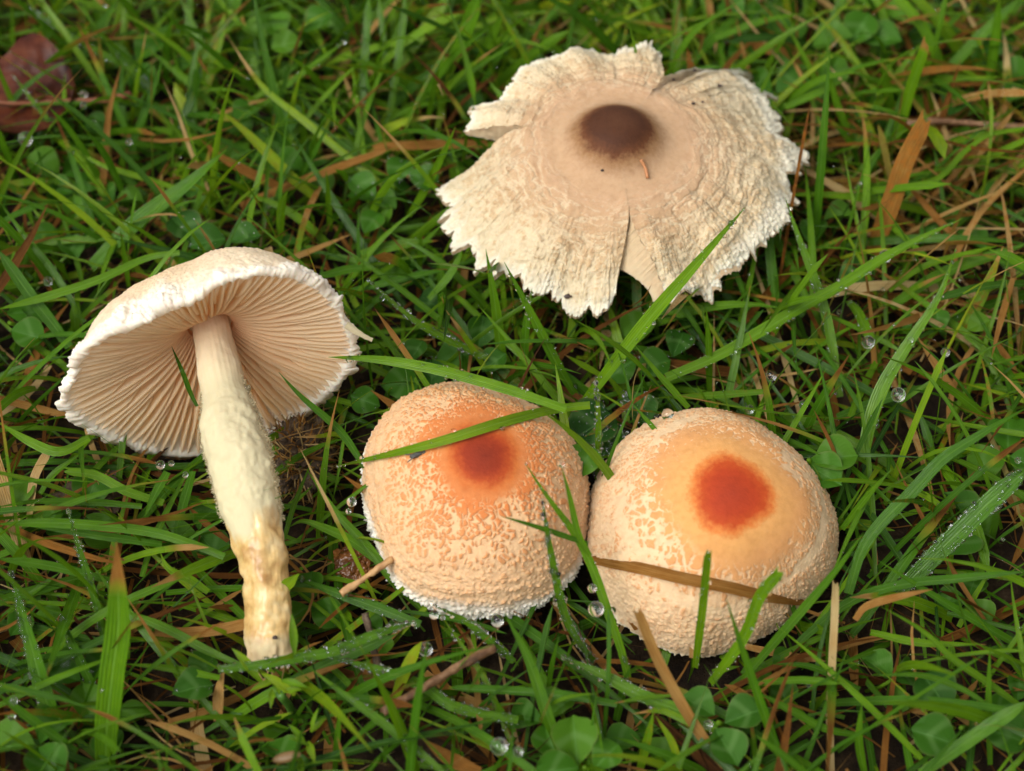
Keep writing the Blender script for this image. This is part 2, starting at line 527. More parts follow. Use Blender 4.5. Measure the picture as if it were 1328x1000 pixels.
def bell_cap(par, Z0, nu, nv, umbo_d, pat, seed, teeth):
    cx, cy_, tx, ty, H, bb = par[:6]
    ax = nrm([tx, ty, 1.0])
    e1 = nrm(np.cross([0, 1, 0], ax))
    e2 = np.cross(ax, e1)
    th = np.linspace(0, 2 * np.pi, nu, endpoint=False)
    R = ring(par[6:], th) * (1 + .008 * vnoise(np.stack([np.cos(th) * 3, np.sin(th) * 3, 0 * th], 1), seed))
    ph = (np.linspace(0, 1, nv) ** .92) * np.pi / 2
    X = R[:, None] * np.sin(ph) * np.cos(th)[:, None]
    Y = R[:, None] * np.sin(ph) * np.sin(th)[:, None]
    Z = H * np.cos(ph)[None] ** bb * np.ones((nu, 1))
    s = np.broadcast_to(ph / (np.pi / 2), (nu, nv))
    TH = np.broadcast_to(th[:, None], (nu, nv))
    ro = np.array([cx, cy_, Z0])
    # ragged rim: it hangs lower in teeth
    tn = np.stack([np.cos(th) * R[0] * 520, np.sin(th) * R[0] * 520, 0 * th], 1)
    too = np.clip(vnoise(tn, seed + 4) * .7 + vnoise(tn * 2.3, seed + 6) * .5 + .1, -.25, 1) * teeth
    Z = Z - sstep(.86, 1, s) * np.maximum(too, 0)[:, None]
    P = ro + X[..., None] * e1 + Y[..., None] * e2 + Z[..., None] * ax
    big = fbm(P.reshape(-1, 3) * 75, 3, seed + 2).reshape(nu, nv)
    n = -grid_normals(P, True)
    n[:, 0] = ax
    P = P + n * (big * .00055 * sstep(.1, .5, s))[..., None]
    remember(P)
    h, plate, fuzz = pat(P, s, TH, R)
    P2 = P + n * h[..., None]
    P2[:, 0] = P2[:, 0].mean(0)
    # underside: a lip of 1.4 mm, then the hollow
    rows = []
    for k, (dv, dn) in enumerate([(-2, .0009), (-8, .0014), (-int(nv * .2), .0016), (-int(nv * .45), .0020), (-int(nv * .7), .0026)]):
        rows.append(P[:, dv] - n[:, dv] * dn)
    full = np.concatenate([P2, np.stack(rows, 1)], 1)
    pad = lambda a, v=None: np.concatenate([a, np.repeat(a[:, -1:] if v is None else np.full((nu, 1), v), len(rows), 1)], 1)
    at_ = dict(s=pad(s).ravel(), plate=pad(plate, 0).ravel(), fuzz=pad(fuzz).ravel())
    return full, grid_faces(nu, nv + len(rows), True, True), at_, ro, ax

def granules(P, cell, seed):
    f1, f2, cid = worley(P.reshape(-1, 3) / cell, seed)
    return (np.clip(1 - f1 / .62, 0, 1) ** .7 * (.5 + .5 * cid)).reshape(P.shape[:2])
def plates(P, s, TH, R, cell, squash, w, seed, warp=.5):
    """cracked skin: cells shortened along the radius, split by cracks of width w(s)"""
    q = P.reshape(-1, 3) / cell
    q = q + warp * np.stack([vnoise(q * .55, seed + 1), vnoise(q * .55, seed + 2), vnoise(q * .55, seed + 3)], 1)
    q = q + .16 * np.stack([vnoise(q * 2.4, seed + 4), vnoise(q * 2.4, seed + 5), vnoise(q * 2.4, seed + 7)], 1)
    rad = (s * R[:, None] / cell).reshape(-1)
    q = np.stack([q[:, 0], q[:, 1], q[:, 2] * .5 + rad * squash], 1)
    f1, f2, cid = worley(q, seed)
    return (f2 - f1).reshape(s.shape), cid.reshape(s.shape)

def pat_c(P, s, TH, R):
    sh = s.shape
    low = fbm(P.reshape(-1, 3) * 160, 3, 40).reshape(sh)
    low2 = fbm(P.reshape(-1, 3) * 70, 2, 47).reshape(sh)
    e, cid = plates(P, s, TH, R, .00082, 1.1, None, 21, .75)
    e = e + .16 * fbm(P.reshape(-1, 3) * 2600, 2, 43).reshape(sh)
    w = np.interp(s, [0, .18, .24, .38, .6, .8, 1], [-.2, -.1, .07, .22, .34, .46, .6]) + .14 * low + .10 * low2 * sstep(.3, .5, s)
    plate = sstep(w - .03, w + .06, e)
    cracks = sstep(.17, .25, s + .05 * low2)
    plate = 1 - (1 - plate) * cracks
    gr = granules(P, .00064, 31)
    gr2 = granules(P, .00042, 33)
    outer = sstep(.52, .80, s + .05 * low)
    rings = .5 + .5 * np.sin(s * 74 + 2.6 * low + 2.0 * low2)
    h = plate * .00026 * sstep(.2, .34, s) * (1 - .5 * outer) + outer * (gr * .00046 * (.3 + .8 * rings) + gr2 * .00016 + rings * .00010) + (1 - outer) * sstep(.3, .5, s) * gr2 * .00006
    plate = plate * (1 - outer) + outer * np.clip(gr * 1.5 * (.35 + .65 * rings) - .05, 0, 1) * .9
    fuzz = sstep(.86, .97, s + .05 * low)
    h = h + fuzz * granules(P, .0005, 37) * .0006
    # radial fibrils
    q = np.stack([np.cos(TH) * 26, np.sin(TH) * 26, s * 3.0], -1).reshape(-1, 3)
    h = h + (vnoise(q, 39).reshape(sh)) * .00006 * sstep(.35, .6, s)
    return h, plate, fuzz
def pat_d(P, s, TH, R):
    sh = s.shape
    low = fbm(P.reshape(-1, 3) * 150, 3, 60).reshape(sh)
    low2 = fbm(P.reshape(-1, 3) * 60, 2, 67).reshape(sh)
    e, cid = plates(P, s, TH, R, .00135, .7, None, 71, .7)
    e = e + .14 * fbm(P.reshape(-1, 3) * 2400, 2, 63).reshape(sh)
    e2, _ = plates(P, s, TH, R, .00062, .9, None, 76, .5)
    side = np.cos(TH - 2.3)                                  # more broken on the upper left
    zone = sstep(.27, .38, s + .05 * low2 + .06 * side) * (.7 + .3 * sstep(-.5, .6, side + low2))
    w = np.interp(s, [0, .34, .5, .8, 1], [-.1, .0, .15, .20, .28]) + .16 * low + .10 * low2
    plate = 1 - (1 - sstep(w - .05, w + .05, e)) * zone
    small = 1 - (1 - sstep(.06, .20, e2 + .12 * low)) * sstep(.40, .58, s) * .85
    # a few long cracks that run round the cap below the smooth ring
    q = np.stack([np.cos(TH) * 1.6, np.sin(TH) * 1.6, 0 * s], -1).reshape(-1, 3)
    line = s - .57 - .06 * vnoise(q, 80).reshape(sh) - .014 * vnoise(q * 7, 81).reshape(sh) - .01 * vnoise(q * 17, 84).reshape(sh)
    wd = .046 * np.clip(vnoise(q * 1.4 + 9, 82).reshape(sh) + .45, 0, 1)
    crack = sstep(wd, wd * .6, np.abs(line)) * (wd > .004)
    line2 = s - .70 - .05 * vnoise(q + 5, 85).reshape(sh) - .016 * vnoise(q * 8, 86).reshape(sh)
    wd2 = .026 * np.clip(vnoise(q * 1.7 + 19, 87).reshape(sh) + .15, 0, 1)
    crack2 = sstep(wd2, wd2 * .6, np.abs(line2)) * (wd2 > .004)
    plate = plate * small * (1 - crack) * (1 - crack2)
    gr = granules(P, .00062, 91)
    gr2 = granules(P, .00036, 93)
    outer = sstep(.56, .80, s + .06 * low)
    h = plate * .00017 * sstep(.3, .45, s) + outer * (gr * .00030 + gr2 * .00012) + sstep(.45, .6, s) * gr2 * .00007
    plate = plate * (1 - .45 * outer * (1 - gr))
    fuzz = sstep(.95, 1.01, s + .03 * low) * .8
    q = np.stack([np.cos(TH) * 24, np.sin(TH) * 24, s * 3.0], -1).reshape(-1, 3)
    h = h + (vnoise(q, 99).reshape(sh)) * .00005 * sstep(.4, .6, s) + fuzz * granules(P, .0005, 97) * .0004
    return h, plate, fuzz

def simple_stem(parent, top, foot, r0, r1, seed):
    path = np.linspace(0, 1, 14)[:, None] * (np.array(foot) - np.array(top)) + np.array(top)
    V, F = tube(path, np.linspace(r0, r1, 14), 20, .0005, seed)
    n = len(V)
    link('stem', mesh_of('stem', V - np.array(parent.location), F, dict(s=np.full(n, .4), plate=np.full(n, .2), stain=np.zeros(n)), M['stem']), parent)

def mushroom(label, base):
    e = bpy.data.objects.new('mushroom', None)
    e.location = base
    e.empty_display_size = .01
    COL.objects.link(e)
    e['label'], e['category'], e['group'] = label, 'mushroom', 'mushrooms growing in the lawn'
    return e

PAR_C = [-0.0046, -0.02096, 0.03702, -0.10785, 0.01662, 0.97525, 0.018, -0.0009, 0.00137, -0.0011, -0.001, 0.00038, 0.00027, -0.00039, 0.00015]
PAR_D = [0.03035, -0.0238, 0.09353, -0.24573, 0.01649, 1.12204, 0.0189, -0.0009, 0.00081, -7e-05, 0.00041, 0.00088, -0.00013, 0.00029, 3e-05]
for par, z0, key, pat, sd, teeth, lab in (
        (PAR_C, .010, 'cap_c', pat_c, 3, .0030, 'orange mushroom with a red-brown blurred centre and a white ragged hem hung with droplets'),
        (PAR_D, .008, 'cap_d', pat_d, 8, .0013, 'buff mushroom with a round red-orange disc and a dead straw lying across it')):
    V, F, A, ro, ax = bell_cap(par, z0, 720, 250, .3, pat, sd, teeth)
    root = mushroom(lab, (ro[0], ro[1], 0))
    link('cap', mesh_of('cap', V - np.array(root.location), F, A, M[key]), root)
    simple_stem(root, ro + ax * par[4] * .8, (ro[0] - .001, ro[1] + .002, -.004), .0035, .0045, sd)

# --- the flat mushroom with the brown centre: three lobes parted by tears
B_C = at(800, 157, .0335)
B_C[2] = 0
B_TOP = .0335
def b_height(rho, th):
    front = .5 - .5 * np.sin(th)                               # th = -90 deg faces the camera
    D = .0065 + .0125 * front
    u = rho / .030
    dome = .0030 * np.exp(-(rho / .0068) ** 3.2)
    dish = -.0006 * np.exp(-((rho - .0095) / .0035) ** 2)
    return B_TOP - .0030 + dome + dish - D * np.clip(u, 0, 1.7) ** 2.2
def b_polar(zx, zy):
    px, py = 540 + .399 * zx, 40 + .399 * zy
    z = B_TOP - .008
    for _ in range(60):
        p = at(px, py, z) - B_C
        rho, th = math.hypot(p[0], p[1]), math.atan2(p[1], p[0])
        z += .35 * (float(b_height(rho, th)) - z)
    return rho, th
lobes_px = [
    # from the front tear anticlockwise: right lobe, up to the tear at the back
    [(805, 872), (835, 908), (850, 885), (880, 850), (930, 840), (965, 855), (975, 800), (1010, 790), (1050, 780), (1080, 730), (1130, 700), (1160, 685), (1150, 660), (1190, 650), (1200, 610), (1195, 562), (1235, 560), (1240, 545), (1210, 520), (1205, 482), (1240, 470), (1268, 420), (1230, 390), (1200, 365), (1178, 325), (1195, 300), (1200, 240), (1150, 240), (1120, 210), (1108, 195), (1115, 145), (1070, 150), (1000, 138), (930, 120), (870, 130), (838, 150)],
    [(794, 105), (788, 92), (760, 86), (765, 55), (748, 58), (748, 80), (700, 70), (675, 50), (640, 65), (600, 62), (575, 45), (540, 70), (470, 95), (400, 125), (335, 155), (320, 195), (260, 235), (215, 270), (200, 268), (165, 262), (168, 290), (190, 320), (162, 348)],
    [(85, 470), (72, 505), (90, 540), (130, 548), (125, 575), (75, 600), (90, 625), (130, 650), (105, 690), (130, 700), (180, 680), (205, 710), (195, 770), (230, 765), (265, 750), (255, 805), (290, 815), (340, 820), (360, 865), (395, 860), (440, 848), (480, 870), (510, 910), (535, 900), (570, 885), (590, 912), (620, 890), (650, 835)]]
cuts = [b_polar(690, 580), b_polar(800, 166), b_polar(378, 318)]       # inner ends: front, back, left
cut_after = [1, 2, 0]                                                   # which tear closes each lobe
def pat_b(P, s, TH, rho, e_edge):
    sh = s.shape
    low = fbm(P.reshape(-1, 3) * 150, 3, 140).reshape(sh)
    low2 = fbm(P.reshape(-1, 3) * 60, 2, 147).reshape(sh)
    q = np.stack([np.cos(TH) * 4.5, np.sin(TH) * 4.5, rho * 1150 + .8 * low], -1).reshape(-1, 3)
    band = fbm(q, 4, 150, .62).reshape(sh)                               # short concentric breaks
    q2 = np.stack([np.cos(TH) * 60, np.sin(TH) * 60, rho * 130], -1).reshape(-1, 3)
    fib = fbm(q2, 3, 155, .6).reshape(sh)                               # radial fibrils
    zone = sstep(.34, .55, s + .05 * low2)
    fl = fbm(np.stack([np.cos(TH) * 30, np.sin(TH) * 30, rho * 1500], -1).reshape(-1, 3), 3, 157, .7).reshape(sh)
    thr = np.interp(s, [0, .32, .45, .7, .9, 1.05], [-2, -.62, -.26, -.08, .12, .4]) + .25 * low2
    lw = np.interp(s, [0, .36, .55, .8, 1.0], [-.1, .01, .07, .13, .20]) * (1 + .8 * low2)
    lines = 1 - sstep(lw, lw + .13, np.abs(band))           # thin pale breaks that run round the cap
    flecks = 1 - sstep(thr - .05, thr + .25, .6 * fl + .5 * fib + .35 * low)
    plate = 1 - np.maximum(lines * .8, flecks * sstep(.5, .85, s)) * zone
    gr = granules(P, .0006, 160)
    gr2 = granules(P, .00034, 163)
    fuzz = sstep(.91, 1.0, s + .05 * low + .02 * fib)
    h = plate * zone * .00020 + zone * fib * .00008 * sstep(.45, .8, s) + sstep(.45, .75, s) * (gr * .00026 + gr2 * .00012) + fuzz * granules(P, .0006, 165) * .0004
    h = h + (1 - sstep(.22, .3, s)) * granules(P, .0004, 166) * .00003 + low2 * .0007 * sstep(.3, .6, s)
    h = h + zone * .00022 * np.sin(rho * 1500 + 4.0 * low + 5.0 * low2 + 1.5 * band) * (.4 + .6 * np.clip(band + .6, 0, 1))
    return h, plate * (1 - .3 * sstep(.6, .9, s) * (1 - gr)), fuzz
b_root = mushroom('large flat pale mushroom with a dark brown centre and torn ragged edges', tuple(B_C))
VV, FF, AA, nb = [], [], dict(s=[], plate=[], fuzz=[]), 0
ecc = []
for li, lob in enumerate(lobes_px):
    pol = [b_polar(*q) for q in lob]
    rr = np.array([p[0] for p in pol])
    tt = np.unwrap([p[1] for p in pol])
    ca, cb = cuts[li], cuts[cut_after[li]]
    ta, tb = ca[1], cb[1]
    ta += 2 * np.pi * round((tt[0] - ta) / (2 * np.pi))
    tb += 2 * np.pi * round((tt[-1] - tb) / (2 * np.pi))
    nu, nv = int(380 * abs(tb - ta) / 2), 230
    uu = np.linspace(0, 1, nu)
    o = np.argsort(tt, kind='stable')
    tr_ = tt[0] + uu * (tt[-1] - tt[0])                                 # rim angle
    Rr = np.interp(tr_, tt[o], rr[o])
    Rr = np.convolve(np.pad(Rr, 4, 'edge'), np.array([0, 0, 1, 2, 3, 2, 1, 0, 0]) / 9, 'valid')
    tn = np.stack([np.cos(tr_) * 45, np.sin(tr_) * 45, 0 * tr_ + li], 1)
    Rr = Rr * (1 + .014 * vnoise(tn, 170) + .008 * vnoise(tn * 2.4, 171) + .06 * np.clip(vnoise(tn * .8, 172) - .25, 0, 1) ** 1.5 - .03 * np.clip(vnoise(tn * 1.3, 173) - .3, 0, 1))
    v = np.linspace(0, 1, nv) ** .95
    rho = Rr[:, None] * v
    # the tear is closed inside its inner end and opens outward
    opa = sstep(ca[0], Rr[0], rho) ** .8
    opb = sstep(cb[0], Rr[-1], rho) ** .8
    tha = ta + (tt[0] - ta) * opa
    thb = tb + (tt[-1] - tb) * opb
    TH = tha * (1 - uu[:, None]) + thb * uu[:, None]
    Z = b_height(rho, TH)
    # torn edges: lips curl down a little; the upper left lobe rides over the tear
    du_a, du_b = uu[:, None] * abs(tt[-1] - tt[0]), (1 - uu[:, None]) * abs(tt[-1] - tt[0])
    Z = Z - .0012 * opa * np.exp(-(du_a / .06) ** 2) - .0012 * opb * np.exp(-(du_b / .06) ** 2)
    if li == 1:
        Z = Z + .0022 * opb * np.exp(-(du_b / .35) ** 2)
    wav = fbm(np.stack([np.cos(TH) * 3.2, np.sin(TH) * 3.2, rho * 40], -1).reshape(-1, 3), 2, 180).reshape(nu, nv)
    sR = np.clip(rho / np.maximum(.027, Rr[:, None] * .5 + .0135), 0, 1.2)
    Z = Z + wav * .0024 * sstep(.4, 1, v)[None]
    P = np.stack([B_C[0] + rho * np.cos(TH), B_C[1] + rho * np.sin(TH), Z], -1)
    remember(P, False)
    n = grid_normals(P, False)
    sg = np.sign(n[nu // 2, nv // 2, 2])
    n = n * sg
    n[:, 0] = (0, 0, 1)
    kn = sstep(.4, .6, np.linspace(0, 1, nv))[None, :, None]
    n = nrm(n * kn + np.array([0, 0, 1.0]) * (1 - kn))
    s_v = np.broadcast_to(v, (nu, nv))
    kk_ = sstep(.5, .9, s_v)
    s_col = (1 - kk_) * rho / .0285 + kk_ * (.55 * sR + .45 * s_v)
    h, plate, fuzz = pat_b(P, s_col, TH, rho, None)
    fuzz = np.maximum(fuzz * .9, sstep(.93, 1, s_v))
    P2 = P + n * h[..., None]
    P2[:, 0] = P[:, 0]
    VV.append(P2.reshape(-1, 3)); FF.append(grid_faces(nu, nv, False, sg < 0, nb)); nb += nu * nv
    AA['s'].append(s_col.ravel()); AA['plate'].append(plate.ravel()); AA['fuzz'].append(fuzz.ravel())
    # underside and torn faces
    th_ = (.0055 * np.clip(1 - s_v ** 2, 0, 1) + .0005)
    Bm = P.copy(); Bm[..., 2] -= th_
    su = np.unique(np.r_[np.arange(0, nu, 6), nu - 1]); sv = np.unique(np.r_[np.arange(0, nv, 6), nv - 1])
    if li == 0:                                                     # the folded lower edge of the front tear
        t0 = TH[0]
        Bm[0] = Bm[0] + (np.stack([np.sin(t0), -np.cos(t0), 0 * t0], -1) * .0048 - [0, 0, .0022]) * (sstep(0, .25, opa[0]) * (1 - .6 * sstep(.6, 1, s_v[0])))[:, None]
    Q = Bm[su][:, sv]
    VV.append(Q.reshape(-1, 3)); FF.append(grid_faces(len(su), len(sv), False, sg > 0, nb)); nb += Q.shape[0] * Q.shape[1]
    for k in ('s', 'plate', 'fuzz'):
        AA[k].append(np.full(Q.shape[0] * Q.shape[1], dict(s=.6, plate=.7, fuzz=0)[k]))
    for edge_t, edge_b, es, eo in ((P2[0], Bm[0], s_col[0], opa[0]), (P2[-1], Bm[-1], s_col[-1], opb[-1]), (P2[:, -1], Bm[:, -1], np.full(nu, .8), np.ones(nu))):
        m = 7
        w = np.linspace(0, 1, m)
        S = edge_t[:, None] * (1 - w[None, :, None]) + edge_b[:, None] * w[None, :, None]
        S = S + (vnoise(S / .0006, 185) * .00012).reshape(S.shape[:2])[..., None]
        VV.append(S.reshape(-1, 3)); FF.append(grid_faces(S.shape[0], m, False, False, nb)); nb += S.shape[0] * m
        q = np.broadcast_to(w, S.shape[:2])
        closed = (eo < .03)[:, None] & (q >= 0)
        AA['s'].append(np.where(closed, es[:, None], .8).ravel()); AA['plate'].append(np.where(closed, 1, 1 - .3 * q).ravel()); AA['fuzz'].append(np.where(closed, 0, .12).ravel())
link('cap', mesh_of('cap', np.vstack(VV) - B_C, [f for f in FF], {k: np.concatenate(v) for k, v in AA.items()}, M['cap_b']), b_root)
simple_stem(b_root, (B_C[0], B_C[1] + .002, B_TOP - .006), (B_C[0] - .004, B_C[1] + .006, -.004), .0042, .0055, 12)

# --- the picked mushroom lying on its side: gills and stem towards the camera
ph_, ro_ = math.radians(34), math.radians(16)
A_AX = (UPV * math.cos(ro_) - RGT * math.sin(ro_)) * math.cos(ph_) + FWD * math.sin(ph_)
A_C = at(278, 478, .024)
A_U = nrm(np.cross(UPV, A_AX)); A_V = np.cross(A_AX, A_U)
rim_px = [(94, 493), (114, 450), (180, 423), (236, 397), (257, 388), (295, 362), (348, 353), (390, 360), (425, 381), (442, 402), (453, 430), (456, 458), (446, 486), (418, 514), (376, 545), (337, 570), (267, 589), (208, 589), (173, 578), (134, 561), (92, 535), (80, 514)]
rp = np.array([on_plane(x, y, A_C, A_AX) for x, y in rim_px])
ctr = on_plane(281, 470, A_C, A_AX)
pa = np.unwrap(np.arctan2((rp - ctr) @ A_V, (rp - ctr) @ A_U)); pr = np.hypot((rp - ctr) @ A_V, (rp - ctr) @ A_U)
o = np.argsort(pa % (2 * np.pi)); pa, pr = (pa % (2 * np.pi))[o], pr[o]
def a_rim(th):
    x = np.r_[pa[-3:] - 2 * np.pi, pa, pa[:3] + 2 * np.pi]; y = np.r_[pr[-3:], pr, pr[:3]]
    t_ = np.asarray(th) % (2 * np.pi)
    return (np.interp(t_ - .08, x, y) + np.interp(t_, x, y) * 2 + np.interp(t_ + .08, x, y)) / 4
def a_pt(r, th, w):
    r, th, w = np.broadcast_arrays(r, th, w)
    return ctr + (r * np.cos(th))[..., None] * A_U + (r * np.sin(th))[..., None] * A_V + w[..., None] * A_AX
A_H = .0149
a_root = mushroom('picked mushroom lying on its side showing white gills and a woolly stem', (float(ctr[0]), float(ctr[1]), 0))
aloc = np.array(a_root.location)
nu, nv = 720, 150
th = np.linspace(0, 2 * np.pi, nu, endpoint=False)
Rg = a_rim(th)
tn = np.stack([np.cos(th), np.sin(th), 0 * th], 1)
lump = vnoise(tn * 16, 200) * .6 + vnoise(tn * 37, 201) * .5
Ro = Rg + .0008
lump = (lump * .6 + .3 * vnoise(tn * 75, 202)) * (.55 + .6 * vnoise(tn * 3.3, 203)) + .35 * vnoise(tn * 5, 204)
ph = np.linspace(0, 1, nv) * np.pi / 2
sA = np.broadcast_to(ph / (np.pi / 2), (nu, nv))
qA = np.linspace(0, 1, nv) ** .9
sA = np.broadcast_to(qA, (nu, nv))
r_ = Ro[:, None] * qA + sstep(.9, 1, sA) * ((np.clip(lump, -.7, .9) * .0003 + .0005 * vnoise(tn * 9, 211) + .0003 * vnoise(tn * 21, 212)))[:, None]
w_ = A_H * (1 - qA[None] ** 3.2) * np.ones((nu, 1)) - sstep(.93, 1, sA) * (np.clip(lump, -.2, 1) * .0004)[:, None]
P = a_pt(r_, th[:, None], w_)
n = grid_normals(P, True)
n *= np.sign((n[:, 20] @ A_AX).mean())
n[:, 0] = A_AX
remember(P)
low = fbm(P.reshape(-1, 3) * 130, 3, 205).reshape(nu, nv)
gr, gr2, gr3 = granules(P, .0006, 206), granules(P, .00036, 207), granules(P, .0013, 208)
fuzz = .85 * sstep(.88, .99, sA + .10 * low)
h = fuzz * fbm(P.reshape(-1, 3) * 420, 4, 209, .6).reshape(nu, nv) * .0006 + low * .0005 + gr2 * .00014 + gr * .00022 * sstep(.3, .8, sA) + fuzz * (gr3 * .0005 * (low > 0) + gr * .0004 + gr2 * .0002)
plate = sstep(.2, .8, gr * .8 + .5 * low + .35)
P2 = P + n * h[..., None]
P2[:, 0] = P2[:, 0].mean(0)
lipr = []
for f, dw in ((.985, -.0003), (.955, .0004), (.90, .0011), (.7, .0024), (.45, .0046), (.25, .0070), (.1, .0096)):
    base = a_pt(Rg * f + .0004 * vnoise(tn * 30, 210) * (f > .94), th, np.full(nu, dw) + (w_[:, -1] * .8 if f > .94 else 0))
    lipr.append(base)
full = np.concatenate([P2, np.stack(lipr, 1)], 1)
k = len(lipr)
padv = lambda a, vals: np.concatenate([a, np.broadcast_to(np.asarray(vals, float), (nu, k))], 1).ravel()
a_cap = link('cap', mesh_of('cap', full - aloc, grid_faces(nu, nv + k, True, False), dict(
    s=padv(sA, 1), plate=padv(plate, .3), fuzz=padv(fuzz, [.8, .6, .5, .5, .4, .2, 0])), M['cap_a']), a_root)
# gills: long ones reach the stem, short ones the middle
NG = 104
GE = []
for i in range(NG):
    g_th = 2 * np.pi * (i + rng.uniform(-.13, .13)) / NG
    Rm = float(a_rim(g_th))
    r0 = .0035 if i % 2 == 0 else Rm * (.42 if i % 4 == 1 else .60)
    m = 14
    x = np.linspace(0, 1, m)
    r = r0 + (Rm * .985 - r0) * x
    q = r / Rm
    edge = np.interp(q, [0, .15, .25, .45, .7, .9, 1], [.0086, .0062, .0046, .0026, .0010, .0001, -.0001])
    deep = edge + np.interp(q, [0, .2, .6, .9, 1], [.0022, .0015, .0009, .0006, .0004])              # flesh
    edge = edge + (deep - edge) * (1 - x) ** 6 * (.55 if i % 2 == 0 else .95)                       # rounded inner end
    bend = rng.uniform(-.02, .02) * np.sin(x * np.pi) + .012 * vnoise(np.stack([x * 3, 0 * x + i, 0 * x], 1), 220)
    ths = g_th + bend
    tk = .00024 + .00008 * np.sin(x * np.pi)
    tv_ = nrm(a_pt(r, ths + .01, deep) - a_pt(r, ths - .01, deep))
    E, Dp = a_pt(r, ths, edge), a_pt(r, ths, deep + .0006)
    Mi = E * .5 + Dp * .5
    V = np.stack([Dp - tv_ * tk[:, None] * 1.3, Mi - tv_ * tk[:, None], E - tv_ * tk[:, None] * .45, E + tv_ * tk[:, None] * .45, Mi + tv_ * tk[:, None], Dp + tv_ * tk[:, None] * 1.3], 1)
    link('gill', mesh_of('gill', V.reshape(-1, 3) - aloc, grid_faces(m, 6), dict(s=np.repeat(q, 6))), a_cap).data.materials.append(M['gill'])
tg = np.linspace(0, 2 * np.pi, 90, endpoint=False)
qq = np.linspace(.12, 1, 14)
remember(a_pt(a_rim(tg)[:, None] * qq, tg[:, None], np.interp(qq, [0, .15, .25, .45, .7, .9, 1], [.0086, .0062, .0046, .0026, .0010, .0001, -.0001])[None]))
# a scrap of veil hanging from the right rim
sc = catmull([on_plane(449, 421, A_C - A_AX * .0005, A_AX), on_plane(462, 430, A_C - A_AX * .002, A_AX), on_plane(474, 437, A_C - A_AX * .003, A_AX), on_plane(483, 441, A_C - A_AX * .0035, A_AX)], 10)
sw = nrm(np.cross(np.gradient(sc, axis=0), FWD)) * (np.array([.5, .55, .5, .45, .4, .38, .3, .34, .25, .3]) * .0011)[:, None]
V = np.concatenate([sc - sw, sc + sw, sc + sw + FWD * .0002, sc - sw + FWD * .0002])
F = np.vstack([np.array([[a * 10 + i, b * 10 + i, b * 10 + i + 1, a * 10 + i + 1] for i in range(9)]) for a, b in ((0, 1), (1, 2), (2, 3), (3, 0))])
link('veil_scrap', mesh_of('veil_scrap', V - aloc, F, mat=M['wool']), a_root)
# stem
jn = a_pt(np.array(0.0), np.array(0.0), np.array(.0095))
st_px = [(275, 432, None, 25), (283, 470, .0245, 26), (293, 520, .0240, 32), (308, 590, .0228, 38), (323, 650, .0205, 36), (333, 690, .0190, 34), (344, 740, .0165, 29), (349, 800, .0130, 31), (351, 832, .0112, 32), (352, 856, .0098, 31)]
sp = [jn] + [at(x, y, z) for x, y, z, _ in st_px[1:]]
dep = lambda p: float((p - EYE) @ FWD)
srad = [w / FPX * dep(p) for (_, _, _, w), p in zip(st_px, sp)]
NS, SS = 200, 120
path = catmull(sp, NS)
dl = np.r_[0, np.cumsum(np.linalg.norm(np.diff(np.array(sp), axis=0), axis=1))]
pt = np.linspace(0, 1, NS)
rad = np.interp(pt, dl / dl[-1], srad)
rad = np.convolve(np.pad(rad, 8, 'edge'), np.ones(17) / 17, 'valid')
tg_ = nrm(np.gradient(path, axis=0))
e1 = nrm(np.cross(tg_, A_AX * .3 + np.array([0, 0, 1.0])))
e2 = np.cross(tg_, e1)
ang = np.linspace(0, 2 * np.pi, SS, endpoint=False)
dirs = np.cos(ang)[None, :, None] * e1[:, None] + np.sin(ang)[None, :, None] * e2[:, None]
P = path[:, None] + rad[:, None, None] * dirs
low = fbm(P.reshape(-1, 3) * 190, 3, 230).reshape(NS, SS)
T_ = np.broadcast_to(pt[:, None], (NS, SS))
jag = .05 * vnoise(np.stack([np.cos(ang) * 2.2, np.sin(ang) * 2.2, 0 * ang], 1), 231) + .012 * vnoise(np.stack([np.cos(ang) * 7, np.sin(ang) * 7, 0 * ang], 1), 232)
zone = sstep(.650, .685, T_ + jag[None] + .03 * low)                                 # below the wool: smooth tan slimy skin
wool = sstep(.22, .40, T_) * (1 - zone) * (1 - .6 * sstep(.58, .66, T_))
h = low * .00035 + wool * (fbm(P.reshape(-1, 3) * 420, 5, 233, .65).reshape(NS, SS) * .00042 + .0004) + zone * (fbm(P.reshape(-1, 3) * 420, 3, 235).reshape(NS, SS) * .0003 + granules(P, .0016, 239) * .0003)
pp = np.stack([ang[None] * 0 + np.cos(ang)[None] * 14 + 0 * T_, np.sin(ang)[None] * 14 + 0 * T_, T_ * 5], -1).reshape(-1, 3)
h = h + (1 - wool) * vnoise(pp, 236).reshape(NS, SS) * .00004
fray = sstep(.95, .985, T_ + .02 * low)
h = h - .0009 * fray * np.clip(vnoise(np.stack([np.cos(ang) * 4, np.sin(ang) * 4, 0 * ang], 1), 238), 0, 1)[None]
P = P + dirs * h[..., None]
remember(P.transpose(1, 0, 2))
side = np.cos(ang - 2.4)[None]
stain = sstep(.012, .002, np.abs(np.sin(ang / 2 - .3 - .05 * np.sin(pt[:, None] * 60)) - 0) * .35) * zone
stain = np.maximum(stain * .8, .45 * sstep(.63, .67, T_ + jag[None]) * (1 - sstep(.675, .70, T_ + jag[None])) * np.clip(low + .3, 0, 1))
stain = np.maximum(stain, .6 * sstep(.90, 1, T_) * np.clip(.3 + 1.3 * low, 0, 1))
V = np.vstack([P.reshape(-1, 3), path[-1] - tg_[-1] * .0004])
kk = np.arange(SS)
endf = np.stack([np.full(SS, NS * SS), (NS - 1) * SS + kk, (NS - 1) * SS + (kk + 1) % SS], 1)
